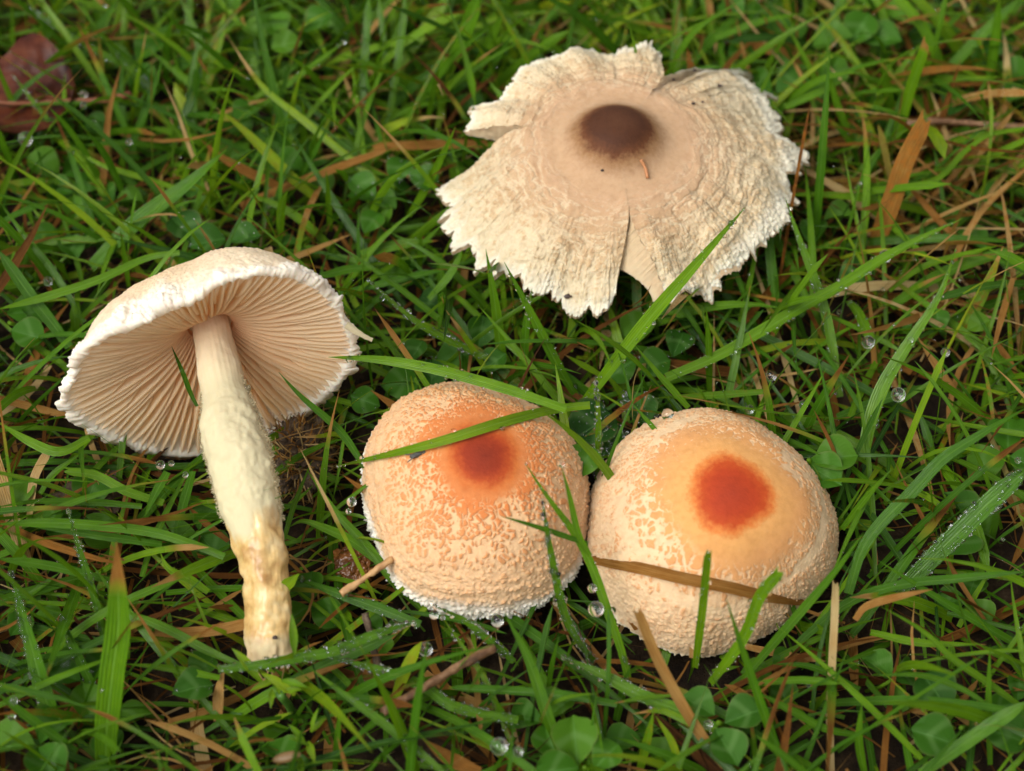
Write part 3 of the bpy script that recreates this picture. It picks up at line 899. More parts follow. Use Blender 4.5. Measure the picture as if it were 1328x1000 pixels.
W = np.stack([np.repeat(np.arange(NS - 1), 1) * SS + SS - 1, (np.arange(NS - 1) + 1) * SS + SS - 1, (np.arange(NS - 1) + 1) * SS, np.arange(NS - 1) * SS], 1)
pale_end = (1 - sstep(.92, .97, T_ + .03 * low) * .75)
a_stem = link('stem', mesh_of('stem', V - aloc, [np.vstack([grid_faces(NS, SS), W]), endf], dict(
    s=np.r_[T_.ravel(), 1], plate=np.r_[(zone * pale_end).ravel(), .2], stain=np.r_[stain.ravel(), 0]), M['stem']), a_root)
# woolly hairs on the stem: too many to pick apart
ii = rng.integers(int(.24 * NS), int(.66 * NS), 9000); jj = rng.integers(0, SS, 9000)
ok = (zone[ii, jj] < .3) & (np.abs(dirs[ii, jj] @ FWD) < .3)
ii, jj = ii[ok], jj[ok]
b0 = P[ii, jj]
dr = nrm(dirs[ii, jj] + rng.normal(0, .9, (len(ii), 3)))
ln = rng.uniform(.0002, .0007, len(ii))[:, None]
sd_ = nrm(np.cross(dr, rng.normal(0, 1, (len(ii), 3)))) * .00002
V = np.stack([b0 - sd_, b0 + sd_, b0 + dr * ln * .6 + rng.normal(0, .00012, (len(ii), 3)), b0 + dr * ln], 1)
base = np.arange(len(ii))[:, None] * 4
link('stem_wool', mesh_of('stem_wool', V.reshape(-1, 3) - aloc, np.vstack([base + np.array([[0, 1, 2]]), base + np.array([[0, 2, 3]])]), mat=M['wool']), a_root, kind='stuff')

# torn root threads at the cut foot
for i in range(7):
    a0 = path[-1] + dirs[-1, rng.integers(0, SS)] * rad[-1] * rng.uniform(.2, .95)
    dd = nrm(tg_[-1] + rng.normal(0, .5, 3)); L_ = rng.uniform(.0015, .004)
    V, F = tube(catmull([a0 - dd * .0005, a0 + dd * L_ * .5 + rng.normal(0, .0003, 3), a0 + dd * L_ + [0, 0, -.0006]], 8), np.linspace(.00018, .00007, 8), 6)
    link('root_thread', mesh_of('root_thread', V - aloc, F, mat=M['stick']), a_root)

# ------------------------------------------------------------------ lawn: single blades that the photo lets one point to
ACR = np.array([-1, -.5, 0, .5, 1.0])
TIPS, DEWED = [], []
def ribbon(path, W, taper=.6, fold=.22, roll=0.0, cut=False, root_w=.75):
    m = len(path)
    x = np.linspace(0, 1, m)                                         # 0 root, 1 tip
    tg = nrm(np.gradient(path, axis=0))
    nh = nrm(nrm(EYE - path) * .6 + np.array([0, 0, .5]))
    sd = nrm(np.cross(tg, nh))
    nn = np.cross(sd, tg)
    rl = np.broadcast_to(roll, (m,))[:, None]
    sd, nn = sd * np.cos(rl) + nn * np.sin(rl), nn * np.cos(rl) - sd * np.sin(rl)
    w = W * (root_w + (1 - root_w) * sstep(0, .35, x))
    w = w * (np.where(x > .93, .9, 1) if cut else np.clip(1 - np.clip((x - (1 - taper)) / taper, 0, 1) ** 1.7, .04, 1))
    if cut:
        path = path.copy()
    V = path[:, None] + sd[:, None] * (ACR[None, :, None] * w[:, None, None] / 2) + nn[:, None] * ((np.abs(ACR) - .5)[None, :, None] * fold * w[:, None, None] / 2)
    if cut:                                                          # torn, oblique end
        V[-1] += tg[-1] * (np.array([-.55, -.1, .15, -.25, .5]) * rng.choice([-1, 1]) + rng.normal(0, .12, 5))[:, None] * w[-1]
        V[-2] += tg[-2] * (np.array([-.2, 0, .05, -.05, .2]) * 0)[:, None] * w[-2]
    return V, x
def blade(label, pts, w, zt=.018, zr=.004, tint=.5, dry=0.0, tb=0.0, rust=0.0, cut=False, front=False, roll=None, taper=.6, fold=.22, over=False, dew=0, name=None, cat=None, thick=False):
    P2 = [tuple(float(q) for q in p.split(',')) for p in pts.split()]
    d = np.r_[0, np.cumsum([math.dist(a, b) for a, b in zip(P2[:-1], P2[1:])])]
    d = d / d[-1]
    P = []
    for (x, y), u in zip(P2, d):
        if over:
            P.append(surf(x, y, .0012) if hit(x, y) else at(x, y, zt + (zr - zt) * u))
        else:
            P.append(at(x, y, zt + (zr - zt) * u))
    path = catmull(P, 22)[::-1]
    if front:
        for i, p in enumerate(path):
            px, py = proj(p)
            h = hit(px, py)
            dist = np.linalg.norm(p - EYE)
            if h and dist > h - .0016:
                path[i] = EYE + (p - EYE) * ((h - .0016) / dist)
        path = path * .5 + .25 * np.vstack([path[:1], path[:-1]]) + .25 * np.vstack([path[1:], path[-1:]])
    W = w / FPX * float((path.mean(0) - EYE) @ FWD)
    if roll is None:
        roll = rng.uniform(-.3, .3) + np.linspace(-.25, .25, 22) * rng.choice([-1, 1])
    V, x = ribbon(path, W, taper, fold, roll, cut)
    base = path[0].copy()
    n = len(path)
    dr = np.clip(dry + (sstep(1 - tb, 1 - tb * .35, x) if tb else 0), 0, 1)
    a = dict(along=np.repeat(x, 5), across=np.tile(ACR, n), tint=np.full(n * 5, tint), dry=np.repeat(np.broadcast_to(dr, (n,)), 5), rust=np.full(n * 5, rust))
    isdead = dry > .6
    W *= .92
    nm = name or ('dead_grass_blade' if isdead else 'grass_blade')
    o = link(nm, mesh_of(nm, V - base, grid_faces(n, 5), a, M['grass']), None, label,
             cat or ('dead grass' if isdead else 'grass blade'), 'dead blades among the grass' if isdead else 'single green blades of the lawn', loc=base)
    if dew:
        DEWED.append((V, dew))
    return o

B = blade
# upper left
B('dewy thin blade running down from the top left corner of the lawn', '8,-8 60,25 110,58 165,88 200,118', 10, .020, .006, .45, dew=40)
B('dark green upright blade just right of the dead leaf stalk', '212,69 203,105 192,135 172,187 170,232', 10, .024, .004, .25)
B('slim orange-brown upright straw right of the dead leaf', '157,84 148,118 140,156 134,234 133,275', 9, .024, .004, .55, dry=1, name='dead_grass_blade')
B('pale thin bent straw right of the orange-brown upright straw', '211,103 231,148 250,203 274,254', 5, .022, .006, .86, dry=1)
B('broad rust-brown curled dead blade above the picked cap', '260,181 286,203 312,218 340,232 372,246', 13, .014, .008, .42, dry=1, roll=.5)
B('bright yellow-green wide blade with an orange spot, right of the curled dead blade', '280,139 307,161 338,190 379,231 410,257', 15, .022, .008, .86, tb=.06, rust=.25)
B('green blade ending in the dark tip beside the bright yellow-green blade', '188,61 220,86 247,109 280,140', 10, .016, .008, .5)
B('upright blade behind the pale bent straw', '263,38 250,91 249,156 252,200', 12, .020, .004, .42)
B('broadest green blade above the picked mushroom, leaning to the upper right', '294,194 235,245 175,290 118,347', 23, .024, .006, .40, fold=.4)
B('long arched blade touching the top of the picked cap from the left', '-6,402 60,385 130,362 190,335 233,328', 12, .016, .018, .55, taper=.3)
B('long blade dropping from the left edge to the picked cap', '-2,260 29,302 70,354 109,418', 10, .018, .006, .40)
B('darkest stout blade from the left edge to the rim of the picked cap', '-4,322 39,383 65,416 90,450', 16, .022, .010, .28, taper=.25)
B('short dewy blade lying over the dead brown leaf', '16,96 44,133 75,170', 6, .017, .010, .55, dew=14)
B('thin blade passing under the slim orange-brown straw', '86,185 130,213 187,231 235,246', 8, .014, .010, .7)
B('short upright blade above the middle of the picked cap', '156,298 162,335 167,372', 7, .020, .006, .55)
B('slender blade meeting the broadest green blade from the left', '89,230 120,268 150,300', 7, .017, .008, .45)
B('wide blade from the top edge above the pale bent straw', '232,-8 260,60 284,128', 14, .014, .004, .5)
B('long yellowing blade slanting down to the clover left of the flat mushroom', '298,52 340,112 390,153 434,190 476,224 513,255', 11, .022, .008, .80, tb=.30)
B('dewy tipped blade leaning right below the top edge', '450,52 408,83 364,117 335,141', 10, .022, .006, .5, dew=8)
B('tall straight blade from the top edge with beads on it', '479,-10 472,91 466,184', 10, .022, .004, .40, taper=.2, dew=10)
B('tall thin blade crossing its neighbour right of the beaded straight blade', '527,-10 517,73 509,125 501,179', 9, .022, .004, .48, taper=.2)
B('left arm of the crossed pair of tall thin blades', '491,-8 499,65 510,124', 8, .018, .006, .45, taper=.2)
B('wide soft blade behind the crossed pair of tall blades', '505,-8 517,73 525,150', 12, .012, .004, .62, taper=.2)
B('short blade slanting right of the crossed pair', '522,55 538,80 553,103', 8, .012, .005, .42)
B('broad blurred blade left of the flat mushroom near the top edge', '622,-12 600,52 571,110', 20, .024, .005, .48, taper=.25)
B('second broad blurred blade, nearer the flat mushroom', '654,10 634,57 612,106', 15, .020, .005, .50)
B('dark narrow blade beside the notch of the flat mushroom', '666,40 640,85 611,132', 9, .020, .005, .28)
B('thin blade with a rusty tip left of the flat mushroom', '652,56 621,78 590,104 573,130 566,172', 7, .024, .004, .7, tb=.4)
B('short upright blade under the rusty tipped thin blade', '578,64 564,109 551,178', 7, .024, .004, .55)
B('bright upright blade touching the left rim of the flat mushroom', '591,164 572,205 546,255 530,280', 11, .026, .006, .62, tb=.05)
B('dark short blade below the long yellowing blade', '429,156 405,203 373,257', 9, .022, .004, .25)
B('small upright blade crossing the long yellowing blade', '392,127 394,172 390,205', 8, .018, .004, .6)
B('faint blade slanting behind the small upright blade', '364,88 385,120 418,153 462,176', 8, .010, .006, .35)
B('small pointed upright blade above the right shoulder of the picked cap', '423,221 426,260 428,300', 8, .020, .004, .6)
B('fine blade with an orange fleck reaching the flat mushroom from above', '642,4 660,36 672,58 690,92', 7, .026, .014, .72, rust=.4)
B('curved green blade rising behind the rear tear of the flat mushroom', '968,-4 907,36 882,66 864,100', 9, .032, .012, .48)
B('slanting blade right of the curved blade behind the flat mushroom', '1044,17 1004,24 967,34 905,60', 10, .018, .008, .45)
# centre, between the mushrooms
B('short flat blade with a rusty tip left of the flat mushroom hem', '568,312 525,316 495,322 468,330', 14, .012, .010, .45, tb=.10, rust=.15)
B('dark pointed blade lying level right of the picked cap', '592,346 556,354 496,368 440,381', 12, .013, .009, .30)
B('curved blade emerging behind the right shoulder of the picked cap', '497,350 460,348 416,358', 11, .011, .012, .40)
B('small hooked blade right of the picked cap rim', '452,393 476,367 519,336', 8, .012, .008, .6)
B('long dewy blade slanting from the picked cap towards the orange cap', '476,361 517,399 554,427 606,453 632,464', 10, .022, .010, .58, dew=36)
B('yellow-brown tipped blade standing behind the orange cap', '578,402 603,437 637,490', 8, .020, .006, .78, tb=.5)
B('stout upright blade between flat and orange mushrooms', '630,323 639,375 647,432 654,500', 14, .024, .003, .52)
B('short folded blade under the left hem of the flat mushroom', '603,317 585,354 556,388', 11, .016, .010, .50)
B('tiny upright blade under the rusty tipped flat blade', '546,300 544,350', 8, .016, .006, .5)
B('vertical blade hanging below the dark pointed blade', '568,440 573,385 570,334', 11, .012, .008, .42)
B('long light green blade from the picked cap rim across the back of the orange cap', '422,463 486,466 551,476 603,489 665,507 738,532', 14, .026, .027, .58, taper=.35, front=True, dew=8)
B('long bright blade lying right across the top of the orange cap', '432,606 476,596 566,574 656,546 728,529 770,525', 14, .024, .022, .72, over=True, front=True, taper=.7, dew=10, fold=.3)
B('long ribbed blade leaning across the right front of the flat mushroom', '969,266 899,347 837,419 764,515 752,532', 18, .044, .007, .66, front=True, fold=.45, dew=14)
B('stout dark blade from the hem of the flat mushroom to the orange cap', '654,340 689,407 725,477 754,525', 13, .030, .006, .45, dew=10)
B('upright blade crossed by the stout dark blade', '690,374 682,425 677,508', 12, .022, .004, .42, dew=8)
B('straight thin upright blade right of the ribbed leaning blade', '916,398 919,451 920,512', 9, .022, .004, .5)
B('very long arching blade from the right edge grass to the clover between the caps', '1250,283 1209,302 1144,336 1092,370 1040,398 988,429 930,462 864,490', 16, .022, .010, .58, taper=.35, fold=.4, dew=22)
B('pointed blade standing on the back edge of the buff cap', '821,445 858,490 893,529', 10, .026, .016, .55, taper=.8)
B('small pale blade left of the pointed blade behind the buff cap', '826,479 834,496 843,512', 7, .016, .008, .38)
B('thin beaded blade standing in the gap between the two orange caps', '772,492 776,542 774,624', 8, .030, .010, .62, front=True, dew=26)
B('flat green blade lying behind the buff cap', '848,516 920,513 990,508', 10, .012, .012, .5, rust=.2)
B('short yellowish blade right of the stout dark blade', '732,460 780,487', 8, .012, .008, .78, tb=.2)
B('thin yellow-green blade in the shade under the flat mushroom', '748,481 772,459 806,428 857,388', 7, .010, .008, .75)
# upper right and right
B('dewy upright blade below the right rim of the flat mushroom', '1018,256 1040,320 1066,390 1079,448 1089,515', 14, .026, .004, .55, dew=22)
B('broad straight spear-like blade on the right of the lawn', '1240,322 1217,385 1170,458 1141,510 1124,568 1118,625', 19, .030, .006, .55, fold=.4, taper=.75, dew=12)
B('green blade heavily spotted with orange rust near the right edge', '1301,319 1279,372 1256,416 1243,442', 15, .020, .006, .70, rust=1.0, tb=.25)
B('broad rust-brown dead blade standing right of the flat mushroom', '1201,157 1175,208 1157,260 1131,330', 26, .028, .004, .46, dry=.8, rust=.8, cut=True)
B('green cut-tipped blade standing behind the rust-brown blade', '1202,56 1183,109 1167,161 1155,198', 14, .028, .004, .62, cut=True, tb=.08)
B('short wide upright blade left of the cut-tipped blade', '1141,68 1149,109 1158,158', 13, .020, .004, .55)
B('long wide blade slanting down from the top right corner', '1326,-6 1274,44 1222,99 1189,138', 14, .020, .006, .42, taper=.3)
B('parallel shorter blade left of the long top right blade', '1260,6 1206,57 1157,127', 11, .012, .006, .42, taper=.4)
B('broad level blade at the top edge right of centre', '1218,40 1170,18 1118,-6', 21, .014, .012, .38)
B('yellow speckled blade slanting over the pale edged clover', '1046,6 1087,49 1112,85 1140,124', 10, .018, .008, .72, rust=.4)
B('pointed upright blade right of the flat mushroom rim', '1071,77 1084,130 1107,190', 10, .022, .005, .50)
B('blade touching the upper right rim of the flat mushroom', '1103,100 1061,120 1018,139', 10, .016, .014, .52)
B('soft wide blade behind the right side of the flat mushroom', '985,48 1019,81 1050,114', 12, .012, .008, .36)
B('thin dark brown dead stalk leaning right of the cut-tipped blade', '1246,77 1222,151 1207,192', 8, .022, .006, .30, dry=1)
B('thin blade arching in from the right edge', '1334,171 1287,174 1253,195 1217,231 1178,240', 8, .016, .014, .66)
B('wide streaked blade curving in from the right edge', '1336,315 1274,336 1217,357 1155,398', 16, .012, .008, .46, taper=.3)
B('thin blade with a broken tip above the wide streaked blade', '1302,317 1235,333 1191,349 1153,377', 8, .016, .010, .66)
B('blade bowed under the big drop left of the spear-like blade', '1128,438 1113,406 1100,390', 14, .014, .010, .52, cut=True, dew=5)
B('brown dead blade right of the spear-like blade', '1190,436 1214,474 1240,510', 10, .012, .006, .62, dry=1)
B('curved brown dead sliver hanging under the rust spotted blade', '1286,464 1297,419 1314,360', 9, .016, .014, .58, dry=1)
B('wide brown dead blade near the right edge under the rust spotted blade', '1272,425 1300,458 1323,500', 12, .010, .006, .50, dry=1)
B('green blade beside the wide brown dead blade at the right edge', '1280,446 1323,508', 13, .012, .006, .42)
B('long dark out-of-focus blade sweeping from the right edge past the buff cap', '1336,526 1274,562 1222,596 1183,638 1144,677 1118,713 1100,770', 17, .034, .012, .25, taper=.5)
B('slim blade at the right side of the buff cap', '1157,608 1123,646 1092,686', 9, .026, .012, .45)
B('broad dewy dark blade leaning in from the right edge', '1338,604 1287,648 1235,698 1196,737 1160,772', 24, .026, .008, .30, taper=.2, dew=70)
B('dark blade curving level from the right edge to below the buff cap', '1340,740 1248,750 1170,758 1105,779 1053,818 1035,835', 13, .022, .006, .28, taper=.3)
B('blade leaning against the lower right side of the buff cap', '1122,688 1084,740 1040,792 988,852 962,884', 13, .030, .006, .40, front=True)
B('pale straw standing upright at the lower right of the buff cap', '1084,756 1082,810 1078,880 1076,930 1079,1008', 10, .020, .002, .93, dry=1, cut=True)
B('brown curled dead blade over the dark hollow right of the buff cap', '1210,764 1157,776 1123,787 1109,804', 11, .022, .016, .60, dry=1)
B('pale green blade slanting down to the bottom right', '1142,786 1196,818 1235,854 1277,883 1332,922', 13, .022, .008, .58, taper=.8)
B('dark short blade in the hollow below the buff cap', '1000,861 1053,865 1115,894', 9, .010, .006, .30)
B('low arched blade crossing the pale upright straw', '985,899 1027,922 1071,945 1112,953', 10, .014, .008, .42, taper=.3)
B('blade with a kink standing in front of the buff cap on its right', '941,773 959,831 980,893 1001,953 1022,1006', 12, .032, .006, .38, front=True)
B('stout short blade rising from the bottom edge right of the pale straw', '1118,910 1114,961 1122,1008', 11, .014, .004, .45)
B('thin arched blade over the blue-green clover', '1132,876 1196,876 1248,894 1280,914', 9, .016, .012, .42)
B('long diagonal blade across the bottom right corner', '1336,908 1274,948 1194,1004', 18, .018, .008, .42, taper=.25)
B('level yellowish blade with a brown tip near the right edge', '1279,836 1196,834 1129,820', 11, .012, .008, .62, tb=.1)
B('thin upright blade at the far right of the bottom', '1284,836 1282,909 1284,992', 9, .018, .004, .45)
# in front of the orange caps
B('upright blade standing in front of the middle of the buff cap', '918,714 912,780 906,830 901,868', 11, .034, .006, .70, front=True, cut=True, taper=.3, dew=6)
B('notched dewy blade in front of the buff cap', '1013,741 985,774 964,828 920,888', 15, .032, .006, .66, front=True, cut=True, dew=20)
B('bright brown-orange dead blade in front of the buff cap down to the bottom edge', '826,790 852,854 889,922 920,969 950,1006', 15, .026, .006, .64, dry=1, front=True, cut=True, taper=.2)
B('long kinked blade passing between the two orange caps', '679,597 706,639 746,693 770,740 787,790 806,844 816,888', 12, .032, .006, .55, front=True, dew=10)
B('blade with a bead on its tip before the right flank of the orange cap', '728,604 739,646 750,693 766,722', 9, .034, .022, .55, front=True)
B('short dark blade pointing left across the right flank of the orange cap', '648,669 692,682 764,706', 9, .030, .022, .35, front=True, taper=.8)
B('heavily dewed blade hanging before the lower right of the orange cap', '703,642 710,693 724,765 733,800 750,832 772,860', 12, .032, .006, .45, front=True, dew=60)
B('stout bright blade below the hem of the orange cap', '655,796 686,857 712,935 735,996', 17, .022, .006, .42)
B('pale dewy blade lying below the gap between the caps', '724,850 777,873 829,901 881,922 930,945', 18, .014, .010, .46, dew=26, taper=.45)
B('round dark green blade lying level below the orange cap', '578,892 660,896 725,901 800,913', 12, .012, .012, .30, fold=.6, taper=.15, tb=.04)
B('thin yellow tipped blade continuing right of the round dark blade', '797,912 829,906 870,902', 7, .013, .012, .55, tb=.25)
B('low blade with a brown tip under the brown-orange dead blade', '820,926 858,922 894,938 928,948', 10, .012, .010, .70, tb=.3)
B('small upright blade below the gap between the caps', '725,825 716,862 710,900', 7, .020, .006, .40)
B('rust streaked blade at the bottom edge left of the brown-orange dead blade', '848,920 839,961 828,1006', 12, .014, .004, .68, rust=.6)
B('short yellow-green blade at the bottom edge beside the rust streaked blade', '850,928 873,966 882,1004', 10, .012, .006, .78, rust=.3)
# below, centre and left
B('dark wide blade right of the picked stem base', '376,747 442,771 486,787 545,810', 15, .012, .010, .22, dew=14)
B('long dewy arched blade passing the foot of the picked stem', '537,807 486,823 434,844 382,854 330,863 283,868', 13, .016, .016, .42, taper=.25, dew=40)
B('long straight blade slanting to the bottom edge right of the leafy sprig', '399,864 447,901 499,940 551,982 582,1010', 13, .020, .012, .48, dew=8)
B('yellow-green blade with an orange foot leaning on the brown twig', '547,832 528,865 512,906', 15, .018, .010, .86, rust=.35, taper=.3)
B('dewy blade passing under the brown twig', '430,853 496,870 551,891 590,917 672,934', 14, .012, .010, .46, dew=44, taper=.4)
B('low level blade above the leafy sprig', '394,909 450,902 504,920', 9, .010, .008, .5)
B('small upright blade right of the leafy sprig', '442,913 437,961 434,1004', 9, .016, .004, .45)
B('brown folded dead blade at the bottom edge right of the twig', '548,958 580,982 622,1002', 19, .010, .008, .48, dry=.9, rust=.3)
B('thin blade with an orange knot below the hem of the orange cap', '573,800 606,847 632,888 664,968', 9, .016, .006, .62, rust=.4, dew=14)
B('dewy curved blade right of the knot blade under the orange cap', '563,786 600,803 629,826 667,858', 10, .018, .010, .45, dew=26)
B('short blade near the glass-like double drop at the bottom', '637,900 652,926 667,950', 9, .014, .006, .52)
B('curved green blade right of the picked stem middle', '374,684 392,676 416,683 455,701 496,732', 13, .016, .010, .48, fold=.35)
B('straight dewy blade left of the orange cap', '398,609 434,662 476,709 512,756 551,794', 13, .018, .006, .46, fold=.35)
B('bent blade with a yellow broken tip right of the picked stem', '379,567 412,566 440,564 458,585 476,614', 7, .018, .008, .82, tb=.45, name='grass_blade')
B('thin blade crossing the straight dewy blade', '405,596 382,654 368,700', 7, .012, .008, .42)
B('widest blade with a split brown tip standing at the lower left', '151,703 153,760 153,818 146,870 138,948 137,1010', 34, .036, .003, .50, tb=.27, taper=.42, roll=0.1)
B('wide dewy grey-green blade left of the split-tipped blade', '14,742 23,774 42,844 60,909 80,965', 24, .024, .006, .38, dew=40, taper=.8)
B('narrow blade between the two wide lower left blades', '76,795 104,857 127,905', 13, .016, .006, .36, dew=14)
B('thin blade crossing the wide dewy blade at the lower left edge', '-4,899 47,938 100,975', 12, .020, .010, .38, taper=.4)
B('green blade with a sharp orange tip touching the picked stem', '196,762 234,745 270,730 308,716', 15, .018, .012, .66, tb=.45)
B('long blade slanting from the split-tipped blade to the stem foot', '164,793 221,818 265,842 311,863', 13, .014, .010, .45, taper=.3)
B('level blade below the slanting blade left of the stem foot', '162,861 221,867 285,879', 10, .012, .010, .58)
B('thin dewy blade passing behind the split-tipped blade', '88,660 104,716 112,740 127,792 134,830', 10, .022, .008, .42, dew=22)
B('upper of the long level blades at the left edge', '-6,658 40,651 78,650 130,652 184,657', 10, .014, .012, .40)
B('long level blade running from the left edge to the picked stem', '-6,680 60,678 130,682 195,690 247,705 291,722', 13, .018, .014, .44, taper=.25)
B('lower twin of the long level blade at the left edge', '29,681 130,695 210,706', 11, .014, .012, .32)
B('dark level blade above the split brown tip', '-6,724 65,734 142,753', 12, .018, .012, .40, taper=.3)
B('blade with a cut end lying over the grey soil clod', '85,611 125,617 166,638 212,652', 12, .016, .012, .60, cut=True)
B('arched blade under the lower left rim of the picked cap', '-6,545 39,573 78,586 116,568', 13, .014, .014, .60, fold=.4)
B('short blade left of the grey soil clod', '107,587 70,614 52,640', 8, .014, .010, .46)
B('broken pointed blade hanging under the picked cap rim', '186,674 200,643 217,612', 13, .012, .014, .34, taper=.8)
B('long thin blade from the picked cap rim to below the level blades', '251,598 224,648 198,703 184,748', 9, .012, .008, .46)
B('dark upright blade under the picked cap beside the thin blade', '225,698 237,656 250,611', 13, .010, .012, .28)
B('brown dead blade left of the picked stem', '242,655 268,680 296,702', 10, .010, .008, .40, dry=1)
B('curled bright blade hooked left of the orange tipped blade', '208,716 212,727 222,740 247,752 270,768', 11, .014, .010, .72, fold=.4)
B('pale bent straw left of the grey soil clod', '62,586 44,622 38,674', 12, .012, .008, .84, dry=1, cut=True)
B('thin dark blade standing before the gills left of the stem', '222,448 238,486 247,510 256,528', 7, .0225, .0205, .30, front=True)
B('longer dark blade reaching from the gills to the orange cap', '360,481 390,514 442,560 474,608', 10, .023, .012, .32, front=True)
B('pale straw-brown curled blade at the foot of the picked stem', '291,868 284,895 282,935', 14, .010, .006, .68, dry=1)
B('dead brown straw lying across the front of the buff cap', '768,724 830,736 880,748 950,762 1000,774 1042,780', 16, .03, .03, .52, dry=1, over=True, cut=True, taper=.1, fold=-.7, roll=.0)
B('brown runner stalk lying behind the left rim of the flat mushroom', '484,192 540,189 590,187 632,187', 13, .010, .012, .50, dry=1, cut=True, taper=.1, fold=.7)

# ------------------------------------------------------------------ lawn: the blades nobody could count
POLY = dict(
    a=[(75, 500), (82, 455), (110, 410), (150, 375), (200, 345), (250, 325), (300, 318), (345, 324), (390, 345), (430, 375), (450, 400), (468, 435), (462, 470), (445, 505), (415, 535), (385, 560), (348, 580), (356, 680), (384, 800), (384, 850), (318, 850), (312, 720), (290, 670), (262, 598), (215, 596), (165, 590), (130, 570), (100, 545), (78, 520)],
    b=[(605, 180), (625, 145), (670, 110), (770, 60), (860, 80), (985, 95), (1045, 210), (1030, 265), (1000, 310), (960, 350), (925, 375), (860, 385), (770, 400), (690, 380), (640, 350), (590, 310), (570, 230)],
    c=[(475, 600), (490, 550), (540, 510), (600, 495), (680, 522), (745, 575), (764, 645), (750, 725), (742, 760), (690, 788), (620, 798), (560, 785), (508, 745), (482, 685), (472, 650)],
    d=[(760, 690), (772, 635), (805, 572), (860, 535), (925, 529), (985, 550), (1045, 600), (1085, 660), (1090, 715), (1060, 765), (1005, 815), (940, 840), (875, 845), (815, 812), (772, 750)])
def inside(px, poly):
    q = np.array(poly, float)
    c = q.mean(0)
    q = c + (q - c) * .97
    x, y = px[..., 0], px[..., 1]
    r = np.zeros(x.shape, bool)
    for (x1, y1), (x2, y2) in zip(q, np.roll(q, -1, 0)):
        k = ((y1 > y) != (y2 > y)) & (x < (x2 - x1) * (y - y1) / (y2 - y1 + 1e-9) + x1)
        r ^= k
    return r
def clear_of_mushrooms(P):
    """P (n,m,3): True where no point of the row is in front of a mushroom"""
    px = proj(P)
    bad = np.zeros(len(P), bool)
    for poly in POLY.values():
        ins = inside(px, poly)
        for i in np.nonzero(ins.any(1) & ~bad)[0]:
            for j in np.nonzero(ins[i])[0]:
                h = hit(*px[i, j])
                if h and np.linalg.norm(P[i, j] - EYE) < h + .001:
                    bad[i] = True
                    break
    return ~bad
def field(n, x0, x1, y0, y1):
    return np.stack([rng.uniform(x0, x1, n), rng.uniform(y0, y1, n)], 1)
def blades(xy, L, W, el0, bend, az, z0, m=9, taper=.65, fold=.25, wob=.25):
    n = len(xy)
    t_ = np.linspace(0, 1, m)
    el = el0[:, None] - bend[:, None] * t_[None] ** 1.3
    aa = az[:, None] + rng.normal(0, wob, n)[:, None] * t_[None]
    d = np.stack([np.cos(el) * np.cos(aa), np.cos(el) * np.sin(aa), np.sin(el)], -1)
    step = (L / (m - 1))[:, None, None]
    P = np.concatenate([np.zeros((n, 1, 3)), np.cumsum(d[:, :-1] * step, 1)], 1)
    P[..., :2] += xy[:, None]
    P[..., 2] += z0[:, None]
    P[..., 2] = np.maximum(P[..., 2], .0006 + .0015 * rng.random(n)[:, None])
    ok = clear_of_mushrooms(P)
    P, d, W = P[ok], d[ok], W[ok]
    n = len(P)
    sd = nrm(np.cross(d, np.array([0, 0, 1.0]) + rng.normal(0, .35, (n, 1, 3))))
    nn = np.cross(sd, d)
    rl = (rng.normal(0, .5, n)[:, None] + rng.normal(0, .6, n)[:, None] * t_[None])[..., None]
    sd, nn = sd * np.cos(rl) + nn * np.sin(rl), nn * np.cos(rl) - sd * np.sin(rl)
    taper = np.where(rng.random(n) < .2, .06, taper * rng.uniform(.6, 1.3, n))[:, None]     # some tips mown off
    w = W[:, None] * (.75 + .25 * sstep(0, .35, t_)) * np.clip(1 - np.clip((t_ - (1 - taper)) / taper, 0, 1) ** 1.7, .03, 1)
    A3 = np.array([-1, 0, 1.0])
    V = P[:, :, None] + sd[:, :, None] * (A3[None, None, :, None] * w[:, :, None, None] / 2) + nn[:, :, None] * ((np.abs(A3) - .5)[None, None, :, None] * fold * w[:, :, None, None] / 2)
    return V, ok
def merge_blades(sets):
    VV, FF, A, nb = [], [], {k: [] for k in ('along', 'across', 'tint', 'dry', 'rust')}, 0
    for V, tint, dry, tb, rust in sets:
        n, m = V.shape[:2]
        g = grid_faces(m, 3)
        FF.append((g[None] + (nb + np.arange(n) * m * 3)[:, None, None]).reshape(-1, 4))
        nb += n * m * 3
        VV.append(V.reshape(-1, 3))
        t_ = np.linspace(0, 1, m)
        full = lambda a: np.broadcast_to(a, (n, m, 3)).ravel()
        A['along'].append(full(t_[None, :, None]))
        A['across'].append(full(np.array([-1, 0, 1.0])[None, None]))
        A['tint'].append(full(tint[:, None, None]))
        A['dry'].append(full(np.clip(dry[:, None] + sstep(1 - tb[:, None], 1.001 - tb[:, None] * .4, t_[None]) * (tb[:, None] > 0), 0, 1)[..., None]))
        A['rust'].append(full(rust[:, None, None]))
    return np.vstack(VV), np.vstack(FF), {k: np.concatenate(v) for k, v in A.items()}
def merge_blades_m(sets):
    a = [s for s in sets if s[0].shape[1] == 9]
    b = [s for s in sets if s[0].shape[1] != 9]
    V1, F1, A1 = merge_blades(a)
    V2, F2, A2 = merge_blades(b)
    return np.vstack([V1, V2]), np.vstack([F1, F2 + len(V1)]), {k: np.concatenate([A1[k], A2[k]]) for k in A1}
dens = lambda xy, sc, sd: fbm(np.c_[xy * sc, 0 * xy[:, :1]], 2, sd)

